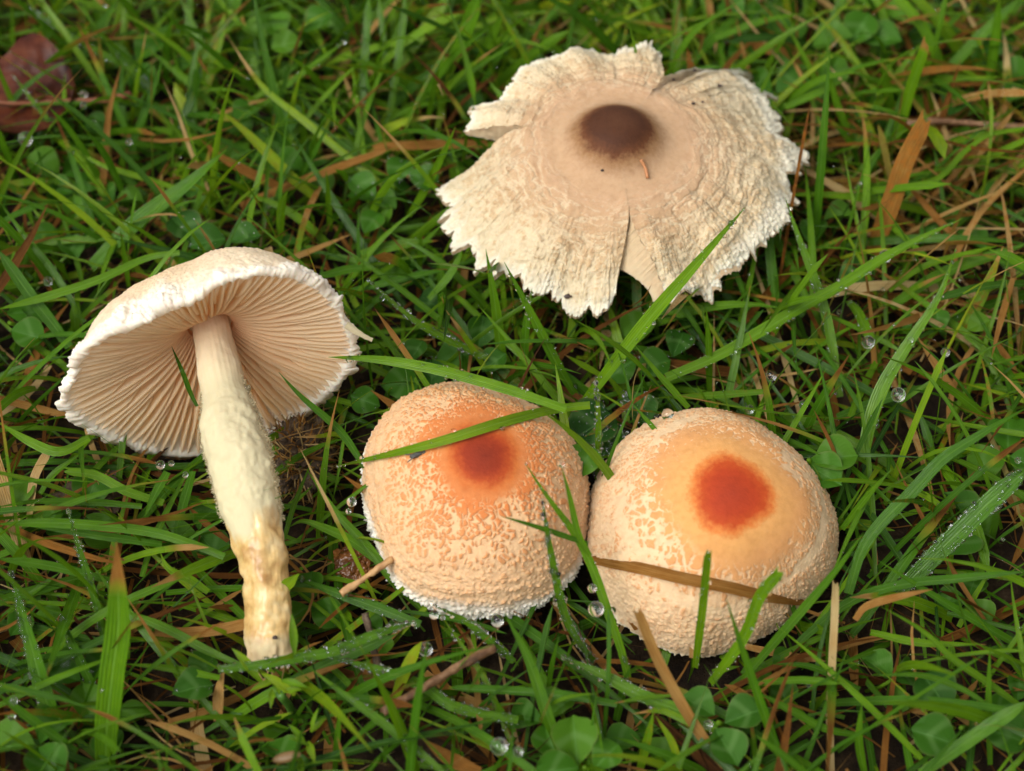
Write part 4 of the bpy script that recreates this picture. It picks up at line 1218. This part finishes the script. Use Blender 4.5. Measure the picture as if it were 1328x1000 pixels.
# thatch: dead blades and straw flat on the soil
sets = []
xy = field(3000, -.17, .17, -.12, .27)
brn = dens(xy, 22, 300) + 1.6 * np.exp(-(((xy[:, 0] - .085) / .05) ** 2 + ((xy[:, 1] - .055) / .04) ** 2)) + .5 * (xy[:, 1] < -.02)
xy = xy[brn + rng.normal(0, .5, len(xy)) > .0]
n = len(xy)
V, ok = blades(xy, rng.uniform(.010, .042, n), np.exp(rng.normal(-7.05, .45, n)), rng.normal(.06, .16, n), rng.normal(.05, .25, n), rng.uniform(0, 6.283, n), rng.uniform(.0005, .0075, n), 8, .4, .2, .6)
sets.append((V, rng.beta(1.6, 2.6, n)[ok], np.ones(ok.sum()), np.zeros(ok.sum()), (rng.random(n) < .2)[ok] * .6))
n = 3000
xy = field(n, -.16, .16, -.11, .26)
V, ok = blades(xy, rng.uniform(.006, .03, n), rng.uniform(.0002, .0006, n), rng.normal(.05, .2, n), rng.normal(.05, .5, n), rng.uniform(0, 6.283, n), rng.uniform(.0003, .005, n), 8, .4, .2, 1.0)
sets.append((V, rng.beta(1.6, 2.2, n)[ok], np.ones(ok.sum()), np.zeros(ok.sum()), np.zeros(ok.sum())))
V, F, A = merge_blades(sets)
link('thatch', mesh_of('thatch', V, F, A, M['grass']), None, 'brown dead grass and straw matted on the soil under the green blades', 'thatch', kind='stuff')

sets = []
def add(n, area, L, W, el, bend, z0, tint, keep=None, tb=.28, rustp=.08, m=9, azf=None):
    xy = field(n, *area)
    if keep is not None:
        xy = xy[keep(xy)]
    n = len(xy)
    az = rng.uniform(0, 6.283, n) if azf is None else azf(xy, n)
    V, ok = blades(xy, rng.uniform(*L, n), rng.uniform(*W, n), np.clip(rng.normal(*el, n), -.05, 1.45), rng.uniform(*bend, n), az, rng.uniform(*z0, n), m)
    k = ok.sum()
    tn = np.clip(rng.normal(tint[0], tint[1], n) + .12 * dens(xy, 30, 310), .02, 1)
    sets.append((V, tn[ok], np.zeros(k), np.where(rng.random(k) < tb, rng.uniform(.1, .6, k), 0), np.where(rng.random(k) < rustp, rng.uniform(.3, 1, k), 0)))
def level(xy, n):                                          # lower left: the blades lie to the right
    a = rng.uniform(0, 6.283, n)
    lay = (xy[:, 0] < -.02) & (xy[:, 1] < .0)
    return np.where(lay & (rng.random(n) < .6), rng.normal(0, .35, n) + np.pi * (rng.random(n) < .5), a)
NEAR = (-.15, .15, -.11, .24)
thin_out = lambda xy: rng.random(len(xy)) > .55 * np.exp(-(((xy[:, 0] - .085) / .035) ** 2 + ((xy[:, 1] - .055) / .03) ** 2)) + .25 * (dens(xy, 25, 333) > .35)
add(1600, NEAR, (.018, .045), (.0007, .0018), (.30, .25), (.1, .7), (.001, .006), (.38, .16), thin_out, azf=level)      # lying
add(2000, NEAR, (.018, .040), (.0006, .0018), (.95, .30), (.3, 1.3), (0, .003), (.45, .18), thin_out, azf=level)         # leaning and arched
add(3400, NEAR, (.010, .032), (.0004, .0011), (.70, .40), (.2, 1.2), (0, .004), (.50, .20), None, azf=level)             # fine
add(1500, (-.16, .16, .06, .26), (.013, .034), (.0010, .0024), (.9, .3), (.2, 1.0), (0, .003), (.60, .18))                 # behind
add(900, (-.30, .30, -.20, .40), (.015, .045), (.0009, .0024), (.7, .35), (.3, 1.2), (0, .004), (.45, .18), lambda xy: (np.abs(xy[:, 0]) > .14) | (xy[:, 1] > .23) | (xy[:, 1] < -.1))
add(5200, (-.16, .16, -.11, .26), (.004, .012), (.0006, .0017), (.7, .35), (-.2, 1.0), (0, .003), (.52, .16), lambda xy: rng.random(len(xy)) < .35 + .65 * sstep(-.02, .08, xy[:, 1]), m=5)   # moss-low growth
n = 360                                                      # dead blades still standing, most of them to the right of the flat mushroom
xy = np.where(rng.random(n)[:, None] < .8, np.stack([rng.normal(.085, .03, n), rng.normal(.055, .03, n)], 1), field(n, -.15, .15, -.1, .25))
V, ok = blades(xy, rng.uniform(.015, .04, n), np.exp(rng.normal(-6.9, .4, n)), np.clip(rng.normal(.5, .3, n), 0, 1.3), rng.uniform(.1, .9, n), rng.uniform(0, 6.28, n), rng.uniform(.001, .004, n), 9)
sets.append((V, rng.uniform(.15, .95, n)[ok], np.clip(rng.normal(.85, .15, n), .5, 1)[ok], np.zeros(ok.sum()), (rng.random(n) < .4)[ok] * .8))
V, F, A = merge_blades_m(sets)
link('grass', mesh_of('grass', V, F, A, M['grass']), None, 'dense wet green grass filling the lawn around the mushrooms', 'grass', kind='stuff')
GRASS_V = V

# ------------------------------------------------------------------ clover
LA, LC = 10, 9
def leaflet(rs, notch=.05):
    x = np.linspace(0, 1, LA)[:, None]
    a = np.linspace(-1, 1, LC)[None]
    hw = .46 * np.sin(np.pi * np.clip(x, 0, 1) ** 1.25) ** .62 + .012
    lx = x - notch * (1 - np.abs(a)) * sstep(.7, 1, x) * 1.6 - .03 * (1 - np.abs(a)) * 0
    end = .10 * (1 - a ** 2) * sstep(.8, 1, x)
    Y = a * hw
    X = lx + end
    Z = .27 * np.abs(a) * hw / .46 - .18 * (X - .45) ** 2 + rs.normal(0, .012, (LA, LC))
    V = np.stack([X - .5, Y + 0 * X, Z], -1)
    return V, dict(along=np.broadcast_to(x, (LA, LC)).ravel(), across=np.broadcast_to(a, (LA, LC)).ravel())
rs = np.random.default_rng(5)
def leaf_mesh(tint, name='leaflet'):
    V, a = leaflet(rs)
    a['tint'] = np.full(LA * LC, tint)
    return mesh_of(name, V, grid_faces(LA, LC, flip=True), a, M['clover'])
def leaf_matrix(c, ang, L, tilt):
    n = nrm(np.array([0, 0, 1.0]) * .65 + nrm(EYE - c) * .35 + tilt)
    d = RGT * math.cos(ang) + UPV * math.sin(ang)
    d = nrm(d - n * (d @ n))
    s = np.cross(n, d)
    m = np.eye(4)
    m[:3, 0], m[:3, 1], m[:3, 2], m[:3, 3] = d * L, s * L, n * L, c
    return m
from mathutils import Matrix
DEWLEAF = []
def clover(label, leaves, z, tint=.4, dew=0, parts=True):
    """leaves: 'x,y,length,angle ...' in picture units"""
    Ls = [tuple(float(q) for q in l.split(',')) for l in leaves.split()]
    info = []
    for x, y, L, ang in Ls:
        c = at(x, y, z + rng.uniform(-.001, .001))
        info.append((c, math.radians(ang), L / FPX * float((c - EYE) @ FWD)))
    bases = [c - (RGT * math.cos(a) + UPV * math.sin(a)) * L * .5 for c, a, L in info]
    hub = np.mean(bases, 0)
    root = bpy.data.objects.new('clover', None)
    root.location = (hub[0] + .002, hub[1] + .003, 0)
    root.empty_display_size = .004
    COL.objects.link(root)
    root['label'], root['category'], root['group'] = label, 'clover', 'clover plants among the grass'
    rl = np.array(root.location)
    for c, a, L in info:
        o = link('leaflet', leaf_mesh(np.clip(tint + rng.normal(0, .08), 0, 1)), root)
        mm = leaf_matrix(c, a, L, rng.normal(0, .16, 3))
        mm[:3, 3] -= rl
        o.matrix_local = Matrix(mm.tolist())
        if dew:
            V = (np.c_[np.array([v.co[:] for v in o.data.vertices]), np.ones(LA * LC)] @ np.array(mm).T)[:, :3] + rl
            DEWLEAF.append((V, dew))
    V, F = tube(catmull([hub, hub * .5 + rl * .5 + np.array([.001, .001, 0]), rl], 8), .00035, 6)
    o = link('stalk', mesh_of('stalk', V - rl, F, dict(along=np.full(len(V), .1), across=np.full(len(V), .6), tint=np.full(len(V), .8)), M['clover']), root)
    return root
clover('clover with dewy round leaflets left of the flat pale mushroom', '518,222,40,65 470,243,42,140 549,233,42,-25', .012, .35, 16)
clover('single oval clover leaf between upright blades below the flat pale mushroom', '624,430,44,80', .010, .30, 4)
clover('dark broad clover leaflets shaded behind the long dewy blade', '560,395,46,150 592,462,54,15 560,484,44,-100', .007, .24, 6)
clover('clover leaflets right behind the left edge of the orange cap', '519,497,50,8 474,520,40,160 540,455,34,70', .009, .35, 4)
clover('clover with three leaflets crossed by the ribbed leaning blade', '806,478,46,215 847,474,46,20 880,446,42,70', .009, .36, 8)
clover('dark clover with heavily dewed leaves in the gap between the two orange caps', '826,530,52,-70 766,556,74,35 795,575,40,230', .013, .16, 60)
clover('upright green clover leaf squeezed between the orange caps', '757,600,50,62', .016, .46, 8)
clover('smooth clover leaflets at the right edge of the buff cap', '1083,594,58,8 1066,614,60,-40', .014, .52)
clover('blurred clover with pale edged leaflets at the upper right', '1080,52,54,170 1115,38,50,60 1143,52,52,-15 1080,90,46,-120', .012, .46)
clover('blue-green clover with pale chevrons in the bottom right corner', '1214,898,62,118 1212,956,62,160 1300,952,66,-20', .010, .26)
clover('three-leaved dark clover right of the brown-orange dead blade', '906,915,48,140 965,928,54,22 942,968,56,-65', .011, .34)
clover('rounded clover leaf with a nibbled edge at the bottom centre', '746,960,66,95 786,981,46,50 722,1000,60,190', .012, .50)
clover('clover leaflets just above the cap of the picked mushroom', '240,298,52,130 268,314,48,20 316,309,44,10', .012, .33, 8)
clover('round clover leaf above the curled rust-brown dead blade', '318,147,40,60 370,153,44,100', .010, .40)
clover('clover leaves left of the picked cap between dark blades', '34,405,50,10 36,434,46,-15', .009, .46)
clover('broad bright leaf at the left edge beside the pale bent straw', '12,644,70,80', .008, .62)
clover('tiny round clover leaf beside the grey soil clod', '68,668,26,10', .012, .55)
clover('grey-green clover leaf between thin blades at the left edge', '56,312,46,0 90,320,40,-60', .008, .45)
clover('pale clover clump at the top edge left of centre', '356,34,46,100 413,29,44,40 372,58,40,190 330,40,36,150', .014, .62)
clover('small bright clover leaflets behind the rust spotted blade', '1217,416,32,100 1269,421,32,20', .010, .66)
clover('dark clover leaf under the very long arching blade', '1110,360,52,30', .007, .34)
clover('blue-green clover leaf behind the thin brown stalk at the upper right', '1238,132,50,70', .010, .24)
clover('dim clover leaf above the cut-tipped blade', '1190,55,40,10 1225,45,36,80', .008, .34)
clover('folded leaf left of the foot of the picked stem', '250,893,54,25 262,866,44,60', .009, .36, 6)
clover('small clover leaves right of the curled rust-brown dead blade', '482,289,36,60 500,262,34,140', .010, .42)
clover('clover leaves behind the top of the orange cap near the stout blade', '600,505,40,160 640,470,38,40', .008, .30)
clover('clover leaf in the grass at the right edge above the spear-like blade', '1290,60,46,30 1312,92,42,-30', .010, .5)
clover('round clover leaflets at the top right of the flat mushroom', '985,22,40,60 950,12,40,130 1010,40,36,-20', .010, .42)
# the rest: copies of one plant, sunk low among the blades
def clover_proto():
    r = bpy.data.objects.new('clover', None)
    COL.objects.link(r)
    r['label'], r['category'], r['group'] = 'small low clover sunk deep between the grass blades', 'clover', 'low clover plants under the blades'
    for k in range(3):
        a = k * 2.09 + .3
        o = link('leaflet', leaf_mesh(.40 + .1 * k), r)
        c = np.array([math.cos(a) * .55, math.sin(a) * .55, .9])
        d = np.array([math.cos(a), math.sin(a), -.12]); d = nrm(d)
        nz = nrm(np.array([0, 0, 1.0]) - d * d[2]); s = np.cross(nz, d)
        m = np.eye(4); m[:3, 0], m[:3, 1], m[:3, 2], m[:3, 3] = d, s, nz, c
        o.matrix_local = Matrix(m.tolist())
    V, F = tube(np.array([[.1, .1, 0], [.05, 0, .5], [0, 0, .9]]), .06, 6)
    link('stalk', mesh_of('stalk', V, F, dict(along=np.full(len(V), .1), across=np.full(len(V), .6), tint=np.full(len(V), .8)), M['clover']), r)
    return r
proto = clover_proto()
spots = []
while len(spots) < 64:
    px, py = rng.uniform(-10, 1340), rng.uniform(-10, 1010) if rng.random() < .45 else rng.uniform(-20, 330)
    if any(inside(np.array([[px + dx, py + dy]]), p)[0] for p in POLY.values() for dx, dy in ((0, 0), (0, -40), (25, -25), (-25, -25))):
        continue
    p = at(px, py, .004)
    if all(math.dist(p[:2], q[:2]) > .008 for q in spots):
        spots.append(p)
marks = [(o, np.array(o.location)) for o in COL.objects if o.get('category') in ('grass blade', 'dead grass', 'twig', 'stick') and len(o['label'].split()) <= 12]
marks = [(o, q) for o, q in marks if -40 < proj(q)[0] < 1370 and -40 < proj(q)[1] < 1040]
for i, p in enumerate(spots):
    if i == 0:
        r = proto
    else:
        r = proto.copy()
        COL.objects.link(r)
        for ch in list(proto.children):
            c = ch.copy()
            COL.objects.link(c)
            c.parent = r
    near_o = min(marks, key=lambda m: np.linalg.norm(m[1][:2] - p[:2]))
    marks.remove(near_o)
    r['label'] = 'low clover rooted near ' + near_o[0]['label']
    r.location = (p[0], p[1], 0)
    s = rng.uniform(.0038, .0068)
    r.scale = (s, s, s * rng.uniform(.9, 1.6))
    r.rotation_euler = (rng.normal(.1, .2), rng.normal(0, .2), rng.uniform(0, 6.28))

# ------------------------------------------------------------------ leafy sprigs by the stem foot
def sprig(label, cx, cy, leaves, z, bud=None):
    c = at(cx, cy, z)
    r = bpy.data.objects.new('leafy_sprig', None)
    r.location = (c[0], c[1] + .002, 0)
    COL.objects.link(r)
    r['label'], r['category'] = label, 'sprig'
    rl = np.array(r.location)
    for (L, ang, lift) in leaves:
        L = L / FPX * .3 * rng.uniform(.4, .85)
        ang += rng.normal(0, 25)
        c = at(cx, cy, z) + rng.normal(0, .0012, 3)
        a = math.radians(ang)
        d = nrm(RGT * math.cos(a) + (UPV * .75 + FWD * .3) * math.sin(a) - FWD * .25 * lift)
        m = 9
        x = np.linspace(0, 1, m)
        path = c + d * (x * L)[:, None] + np.array([0, 0, 1.0]) * (.25 * L * np.sin(x * 2.2))[:, None]
        V, xx = ribbon(path, L * rng.uniform(.22, .32), .6, .35, rng.uniform(-.7, .7), root_w=.35)
        link('leaf', mesh_of('leaf', V - rl, grid_faces(m, 5), dict(along=np.repeat(xx, 5), across=np.tile(ACR, m), tint=np.full(m * 5, .72 + rng.normal(0, .08)), dry=np.zeros(m * 5), rust=np.zeros(m * 5)), M['grass']), r)
    V, F = tube(catmull([c, c * .5 + rl * .5 + [.0006, 0, 0], rl], 8), .0006, 7)
    link('stalk', mesh_of('stalk', V - rl, F, mat=M['sprig']), r)
    if bud:
        b0 = at(*bud, z + .003)
        V, F = ico(3)
        ax = nrm(RGT * .8 + UPV * .2)
        V = V * .0008 * (1 - .25 * V[:, 2:3] ** 2) + (V @ ax)[:, None] * ax * .0012
        link('bud', mesh_of('bud', V + b0 - rl, F, mat=M['bud']), r)
sprig('bright leafy sprig with narrow leaves at the foot of the picked stem', 366, 884, [(58, 95, 1), (62, 55, 1), (58, 20, .3), (50, -20, .3), (54, 170, .3), (48, 205, .2), (44, 130, 1), (50, -60, .2), (40, 250, .3), (36, 75, 1)], .014)
sprig('small sprig with a pink bud near the bottom edge', 396, 968, [(50, 100, 1), (46, 60, 1), (46, 140, .8), (48, 0, .3), (40, 200, .3), (44, -60, .2), (40, -110, .2)], .012, (372, 982))

# ------------------------------------------------------------------ dead leaf, clods, sticks, crumbs
def outline_leaf(name, label, top, bot, z, bumpz):
    """top and bot edges from tip to stalk in the picture"""
    m, k = 40, 25
    def res(e):
        q = np.array([[float(v) for v in p.split(',')] for p in e.split()])
        d = np.r_[0, np.cumsum(np.hypot(*np.diff(q, axis=0).T))]
        s = np.linspace(0, d[-1], m)
        return np.stack([np.interp(s, d, q[:, 0]), np.interp(s, d, q[:, 1])], 1)
    T_, Bt = res(top), res(bot)
    a = np.linspace(0, 1, k)
    px = T_[:, None] * (1 - a[None, :, None]) + Bt[:, None] * a[None, :, None]
    P = np.stack([[at(x, y, z) for x, y in row] for row in px])
    ac = a[None] * 2 - 1
    hz = .0030 * np.abs(ac) ** 1.5 + .0018 * np.sin(np.linspace(0, 7, m))[:, None] * ac + bumpz * fbm(P.reshape(-1, 3) * 90, 3, 400).reshape(m, k)
    P[..., 2] += hz
    b0 = P[m // 2, k // 2].copy(); b0[2] = 0
    top_ = P.reshape(-1, 3); bt = top_ - [0, 0, .00025]
    al = np.repeat(np.linspace(0, 1, m), k); acf = np.tile(a * 2 - 1, m)
    return b0, np.vstack([top_, bt]), np.vstack([grid_faces(m, k, flip=True), grid_faces(m, k, base=m * k)]), dict(along=np.r_[al, al], across=np.r_[acf, acf])
b0, V, F, A = outline_leaf('dead_leaf', '', '-70,120 -40,100 -10,92 15,85 30,72 45,67 62,71 80,85 95,103 100,122', '-70,128 -50,165 -25,185 8,188 25,186 50,176 72,166 88,152 97,142 100,126', .011, .0012)
r = bpy.data.objects.new('dead_leaf', None); r.location = b0; COL.objects.link(r)
r['label'], r['category'] = 'wet reddish-brown fallen leaf at the left edge near the top', 'dead leaf'
link('leaf_blade', mesh_of('leaf_blade', V - b0, F, A, M['fallen']), r)
V, Fc = tube(catmull([at(-60, 128, .0112), at(20, 134, .0118), at(98, 131, .0122), at(135, 130, .013), at(170, 122, .0135)], 24), np.linspace(.0003, .0006, 24), 8, .0002, 4)
link('leaf_stalk', mesh_of('leaf_stalk', V - b0, Fc, mat=M['fallen']), r)

def lump(name, label, cat, px, py, rx, ry, z, mat, rough=.35, fib=0, squash=.7, seed=1):
    c = at(px, py, z)
    u = FPX / .3
    V, F = ico(6)
    nz = fbm(V * 2.2 + seed, 5, 410 + seed, .6) * rough
    V = V * (1 + nz[:, None]) * np.array([rx / u, ry / u / .8, (rx + ry) / 2 / u * squash])
    o = link(name, mesh_of(name, V, F, mat=mat), None, label, cat, loc=c)
    if fib:
        k = rng.integers(0, len(V), fib)
        n = nrm(V[k]); t_ = nrm(np.cross(n, rng.normal(0, 1, (fib, 3))) + n * .4)
        L = rng.uniform(.0015, .005, fib)[:, None]
        sd = nrm(np.cross(t_, n)) * .00012
        Q = np.stack([V[k] - sd, V[k] + sd, V[k] + t_ * L * .5 + n * .0008 + sd, V[k] + t_ * L * .5 + n * .0008 - sd, V[k] + t_ * L], 1)
        bs = np.arange(fib)[:, None] * 5
        nv_ = fib * 5
        link('fibres', mesh_of('fibres', Q.reshape(-1, 3), [np.concatenate([bs + np.array([[0, 1, 2, 3]])]), bs + np.array([[3, 2, 4]])],
             dict(along=np.zeros(nv_), across=np.zeros(nv_), tint=np.repeat(rng.uniform(.4, .95, fib), 5), dry=np.ones(nv_), rust=np.zeros(nv_)), M['grass']), o, kind='stuff')
    return o
lump('soil_clod', 'grey-brown soil clod under the left rim of the picked cap', 'soil clod', 118, 648, 44, 34, .004, M['clod'], .35, 60, .6, 3)
lump('straw_clump', 'fibrous brown clump of rotten straw between the picked stem and the orange cap', 'straw clump', 388, 588, 36, 44, .005, M['clod'], .5, 420, .8, 7)
lump('brown_lump', 'small wet brown lump left of the orange cap above the tan stick', 'lump', 462, 732, 28, 24, .006, M['lump'], .25, 0, .8, 9)
def stick(name, label, cat, pts, w, z0, z1, mat, seed):
    P2 = [tuple(float(q) for q in p.split(',')) for p in pts.split()]
    P = catmull([at(x, y, z0 + (z1 - z0) * i / (len(P2) - 1)) for i, (x, y) in enumerate(P2)], 26)
    R_ = w / FPX * float((P[0] - EYE) @ FWD) / 2
    V, F = tube(P, R_ * (1 + .12 * np.sin(np.linspace(0, 9, 26))), 10, R_ * .35, seed)
    link(name, mesh_of(name, V - P[0], F, mat=mat), None, label, cat, loc=P[0])
stick('twig', 'knobbly wet brown twig below the left orange cap', 'twig', '496,924 538,899 590,867 641,840', 12, .014, .012, M['wood'], 3)
stick('stick', 'smooth tan stick poking out from under the left side of the orange cap', 'stick', '442,770 475,748 509,725', 9, .013, .014, M['stick'], 4)
stick('twig', 'thin red-brown twig lying level at the upper right of the lawn', 'twig', '1176,160 1210,157 1248,159 1300,163 1338,165', 8, .012, .010, M['wood'], 5)
stick('twig', 'grey weathered twig standing in the shade below the tan stick', 'twig', '474,795 482,830 492,868', 9, .010, .006, M['clod'], 6)
for i, (x, y, s, lab) in enumerate([(901, 91, 4, 'dark crumb of dirt on the rear right rim of the flat mushroom'), (873, 103, 3.2, 'dirt crumb beside the rear tear of the flat mushroom'),
        (934, 111, 4, 'oblong dirt crumb on the right lobe of the flat mushroom'), (899, 134, 3.2, 'left one of the paired dirt crumbs right of the brown centre'),
        (911, 132, 2.6, 'right one of the paired dirt crumbs right of the brown centre'), (781, 221, 2.6, 'single black speck below the brown centre of the flat mushroom'),
        (357, 827, 4, 'black seed-like speck in the cut foot of the picked stem'), (737, 384, 6, 'brown crumb stuck on the front hem of the flat mushroom')]):
    V, F = ico(3)
    V = V * (1 + .4 * fbm(V * 1.5 + i, 3, 420)[:, None]) * np.array([1.3, 1, .6]) * s / FPX * .19
    link('dirt_speck', mesh_of('dirt_speck', V, F, mat=M['dirt']), None, lab, 'speck', 'specks of dirt on the mushrooms', loc=surf(x, y, .0002))
Pt = catmull([surf(831, 207, .0006), surf(837, 218, .0006), surf(840, 231, .0006)], 10)
V, F = tube(Pt, .00028, 6)
link('plant_shred', mesh_of('plant_shred', V - Pt[0], F, mat=M['thread']), None, 'short orange plant shred lying below the brown centre of the flat mushroom', 'plant shred', loc=Pt[0])
# a small grey fly on the orange cap
fp = surf(540, 590, .0006)
fr = bpy.data.objects.new('fly', None); fr.location = fp; COL.objects.link(fr)
fr['label'], fr['category'] = 'tiny grey fly resting on the upper left of the orange cap', 'fly'
V, F = ico(2)
ax = nrm(RGT * .9 + UPV * .3)
body = V * .0004 + (V @ ax)[:, None] * ax * .0007
link('fly_body', mesh_of('fly_body', body, F, mat=M['fly']), fr)
link('fly_head', mesh_of('fly_head', V * .0003 + ax * .0012, F, mat=M['fly']), fr)
for sg in (-1, 1):
    wd = nrm(-ax * .9 + np.cross(ax, FWD) * sg * .35)
    W_ = V * np.array([.0001, .0001, .0001]) + (V @ wd)[:, None] * wd * .0009 + wd * .0008 - FWD * .0004
    link('wing', mesh_of('wing', W_, F, mat=M['fly']), fr)

# ------------------------------------------------------------------ water
V2, F2 = ico(3)
def drop(label, x, y, r, z=None, lift=0.0):
    R_ = r / FPX * .3 * .66
    c = surf(x, y, R_ * .8 + lift) if z is None else at(x, y, z)
    v = V2.copy()
    v[:, 2] = np.where(v[:, 2] > 0, v[:, 2] * 1.05, v[:, 2] * .95)
    link('water_drop', DROP, None, label, 'water drop', 'large drops hanging in the lawn', loc=c).scale = (R_, R_, R_ * 1.05)
DROP = mesh_of('water_drop', V2, F2, mat=M['water'])
for lab, x, y, r, z in [
    ('big clear drop hanging beside the spear-like blade', 1165, 512, 14, .020), ('drop at the bowed blade tip left of the spear-like blade', 1126, 444, 13, .016),
    ('drop hanging from the front hem of the orange cap', 645, 805, 12, .013), ('pale drop under the left of the front hem of the orange cap', 563, 797, 9, .014),
    ('large drop in the dark gap between the two orange caps', 773, 790, 14, .018), ('small drop just above the one in the gap between the caps', 768, 763, 8, .020),
    ('round drop at the left flank of the orange cap', 456, 651, 9, .020), ('little drop beside the one at the left flank of the orange cap', 452, 663, 5, .020),
    ('big drop on the lower part of the dead brown leaf', 33, 180, 16, .019),
    ('drop beside the stalk of the dead brown leaf', 108, 122, 9, .018), ('lower drop beside the stalk of the dead brown leaf', 108, 136, 8, .017),
    ('drop clinging between the gills and the picked stem', 320, 504, 8, None), ('drop under the front rim of the picked cap', 208, 603, 9, .012),
    ('smaller drop beside the one under the picked cap rim', 222, 601, 6, .012), ('bead on the thin blade below the picked cap', 240, 616, 6, .014),
    ('left drop of the pair at the bottom centre', 647, 968, 15, .016), ('right drop of the pair at the bottom centre', 672, 975, 9, .016),
    ('flat broad drop resting on the back edge of the buff cap', 866, 538, 12, .0195), ('drop behind the buff cap on the flat green blade', 972, 531, 9, .016),
    ('drop near the clear pair right of the buff cap top', 1042, 525, 9, .014),
    ('drop under the very long arching blade on the right', 1148, 332, 13, .016), ('drop in the brown thatch left of the arching blade', 1000, 487, 11, .010),
    ('drop at the tip of the thin blade right of the spear-like blade', 1226, 457, 9, .018), ('small bead on the edge of the spear-like blade', 1181, 441, 6, .022),
    ('drop on the grass left above the picked cap', 62, 365, 10, .014),
    ('drop on the small blade under the slim orange-brown straw', 167, 184, 8, .020), ('drop on the blade under the brown twig', 500, 869, 7, .015),
    ('large drop behind the yellow-green blade above the twig', 552, 842, 13, .013), ('bead on the long blade lying across the orange cap', 673, 540, 5, None),
    ('bead on the tip of the blade before the orange cap flank', 728, 602, 6, .0352),
    ('drop on the low brown tipped blade at the bottom', 918, 940, 8, .014), ('bead near the right edge on the thin blade', 1320, 597, 6, .018),
    ('drop in the lower left thatch near the split-tipped blade', 86, 862, 8, .010), ('drop on the thin lower left blade', 18, 909, 7, .022)]:
    drop(lab, x, y, r, z)
# fine dew: beads along the blades, too many to count
pts, rad_ = [], []
for V, k in DEWED:
    m = V.shape[0]
    u = rng.random(k * 3) * (m - 1.01); i = u.astype(int); f = (u - i)[:, None]
    a = rng.choice([0, 1, 2, 3, 4], k * 3, p=[.34, .12, .08, .12, .34])
    p = V[i, a] * (1 - f) + V[i + 1, a] * f
    pts.append(p + nrm(EYE - p) * .0001 + rng.normal(0, .00008, p.shape))
    rad_.append(np.clip(rng.lognormal(-8.42, .42, k * 3), .00006, .0006))
for V, k in DEWLEAF:
    i = rng.integers(0, len(V), k * 3); j = rng.integers(0, len(V), k * 3)
    near_ = np.linalg.norm(V[i] - V[j], axis=1) < .002
    p = V[i] * .5 + V[np.where(near_, j, i)] * .5
    p = p + rng.normal(0, .0003, p.shape) * [1, 1, .2]
    pts.append(p + np.array([0, 0, .00012])); rad_.append(np.clip(rng.lognormal(-8.95, .4, k * 3), .00005, .0004))
k = 9000
gi = rng.choice(len(GRASS_V), k, replace=False)
p = GRASS_V[gi]
ok = (p[:, 2] > .004) & (np.abs(p[:, 0]) < .13) & (p[:, 1] < .2)
p = p + 0
pts.append(p[ok] + nrm(EYE - p[ok]) * .0001); rad_.append(np.clip(rng.lognormal(-8.75, .5, ok.sum()), .00006, .0006))
pts, rad_ = np.vstack(pts), np.concatenate(rad_)
Vs, Fs = ico(1)
VV = (pts[:, None] + rad_[:, None, None] * Vs[None]).reshape(-1, 3)
FF = (Fs[None] + (np.arange(len(pts)) * len(Vs))[:, None, None]).reshape(-1, 3)
link('dew', mesh_of('dew', VV, FF, mat=M['water']), None, 'fine dew beads scattered over blades and clover leaves', 'dew', kind='stuff')
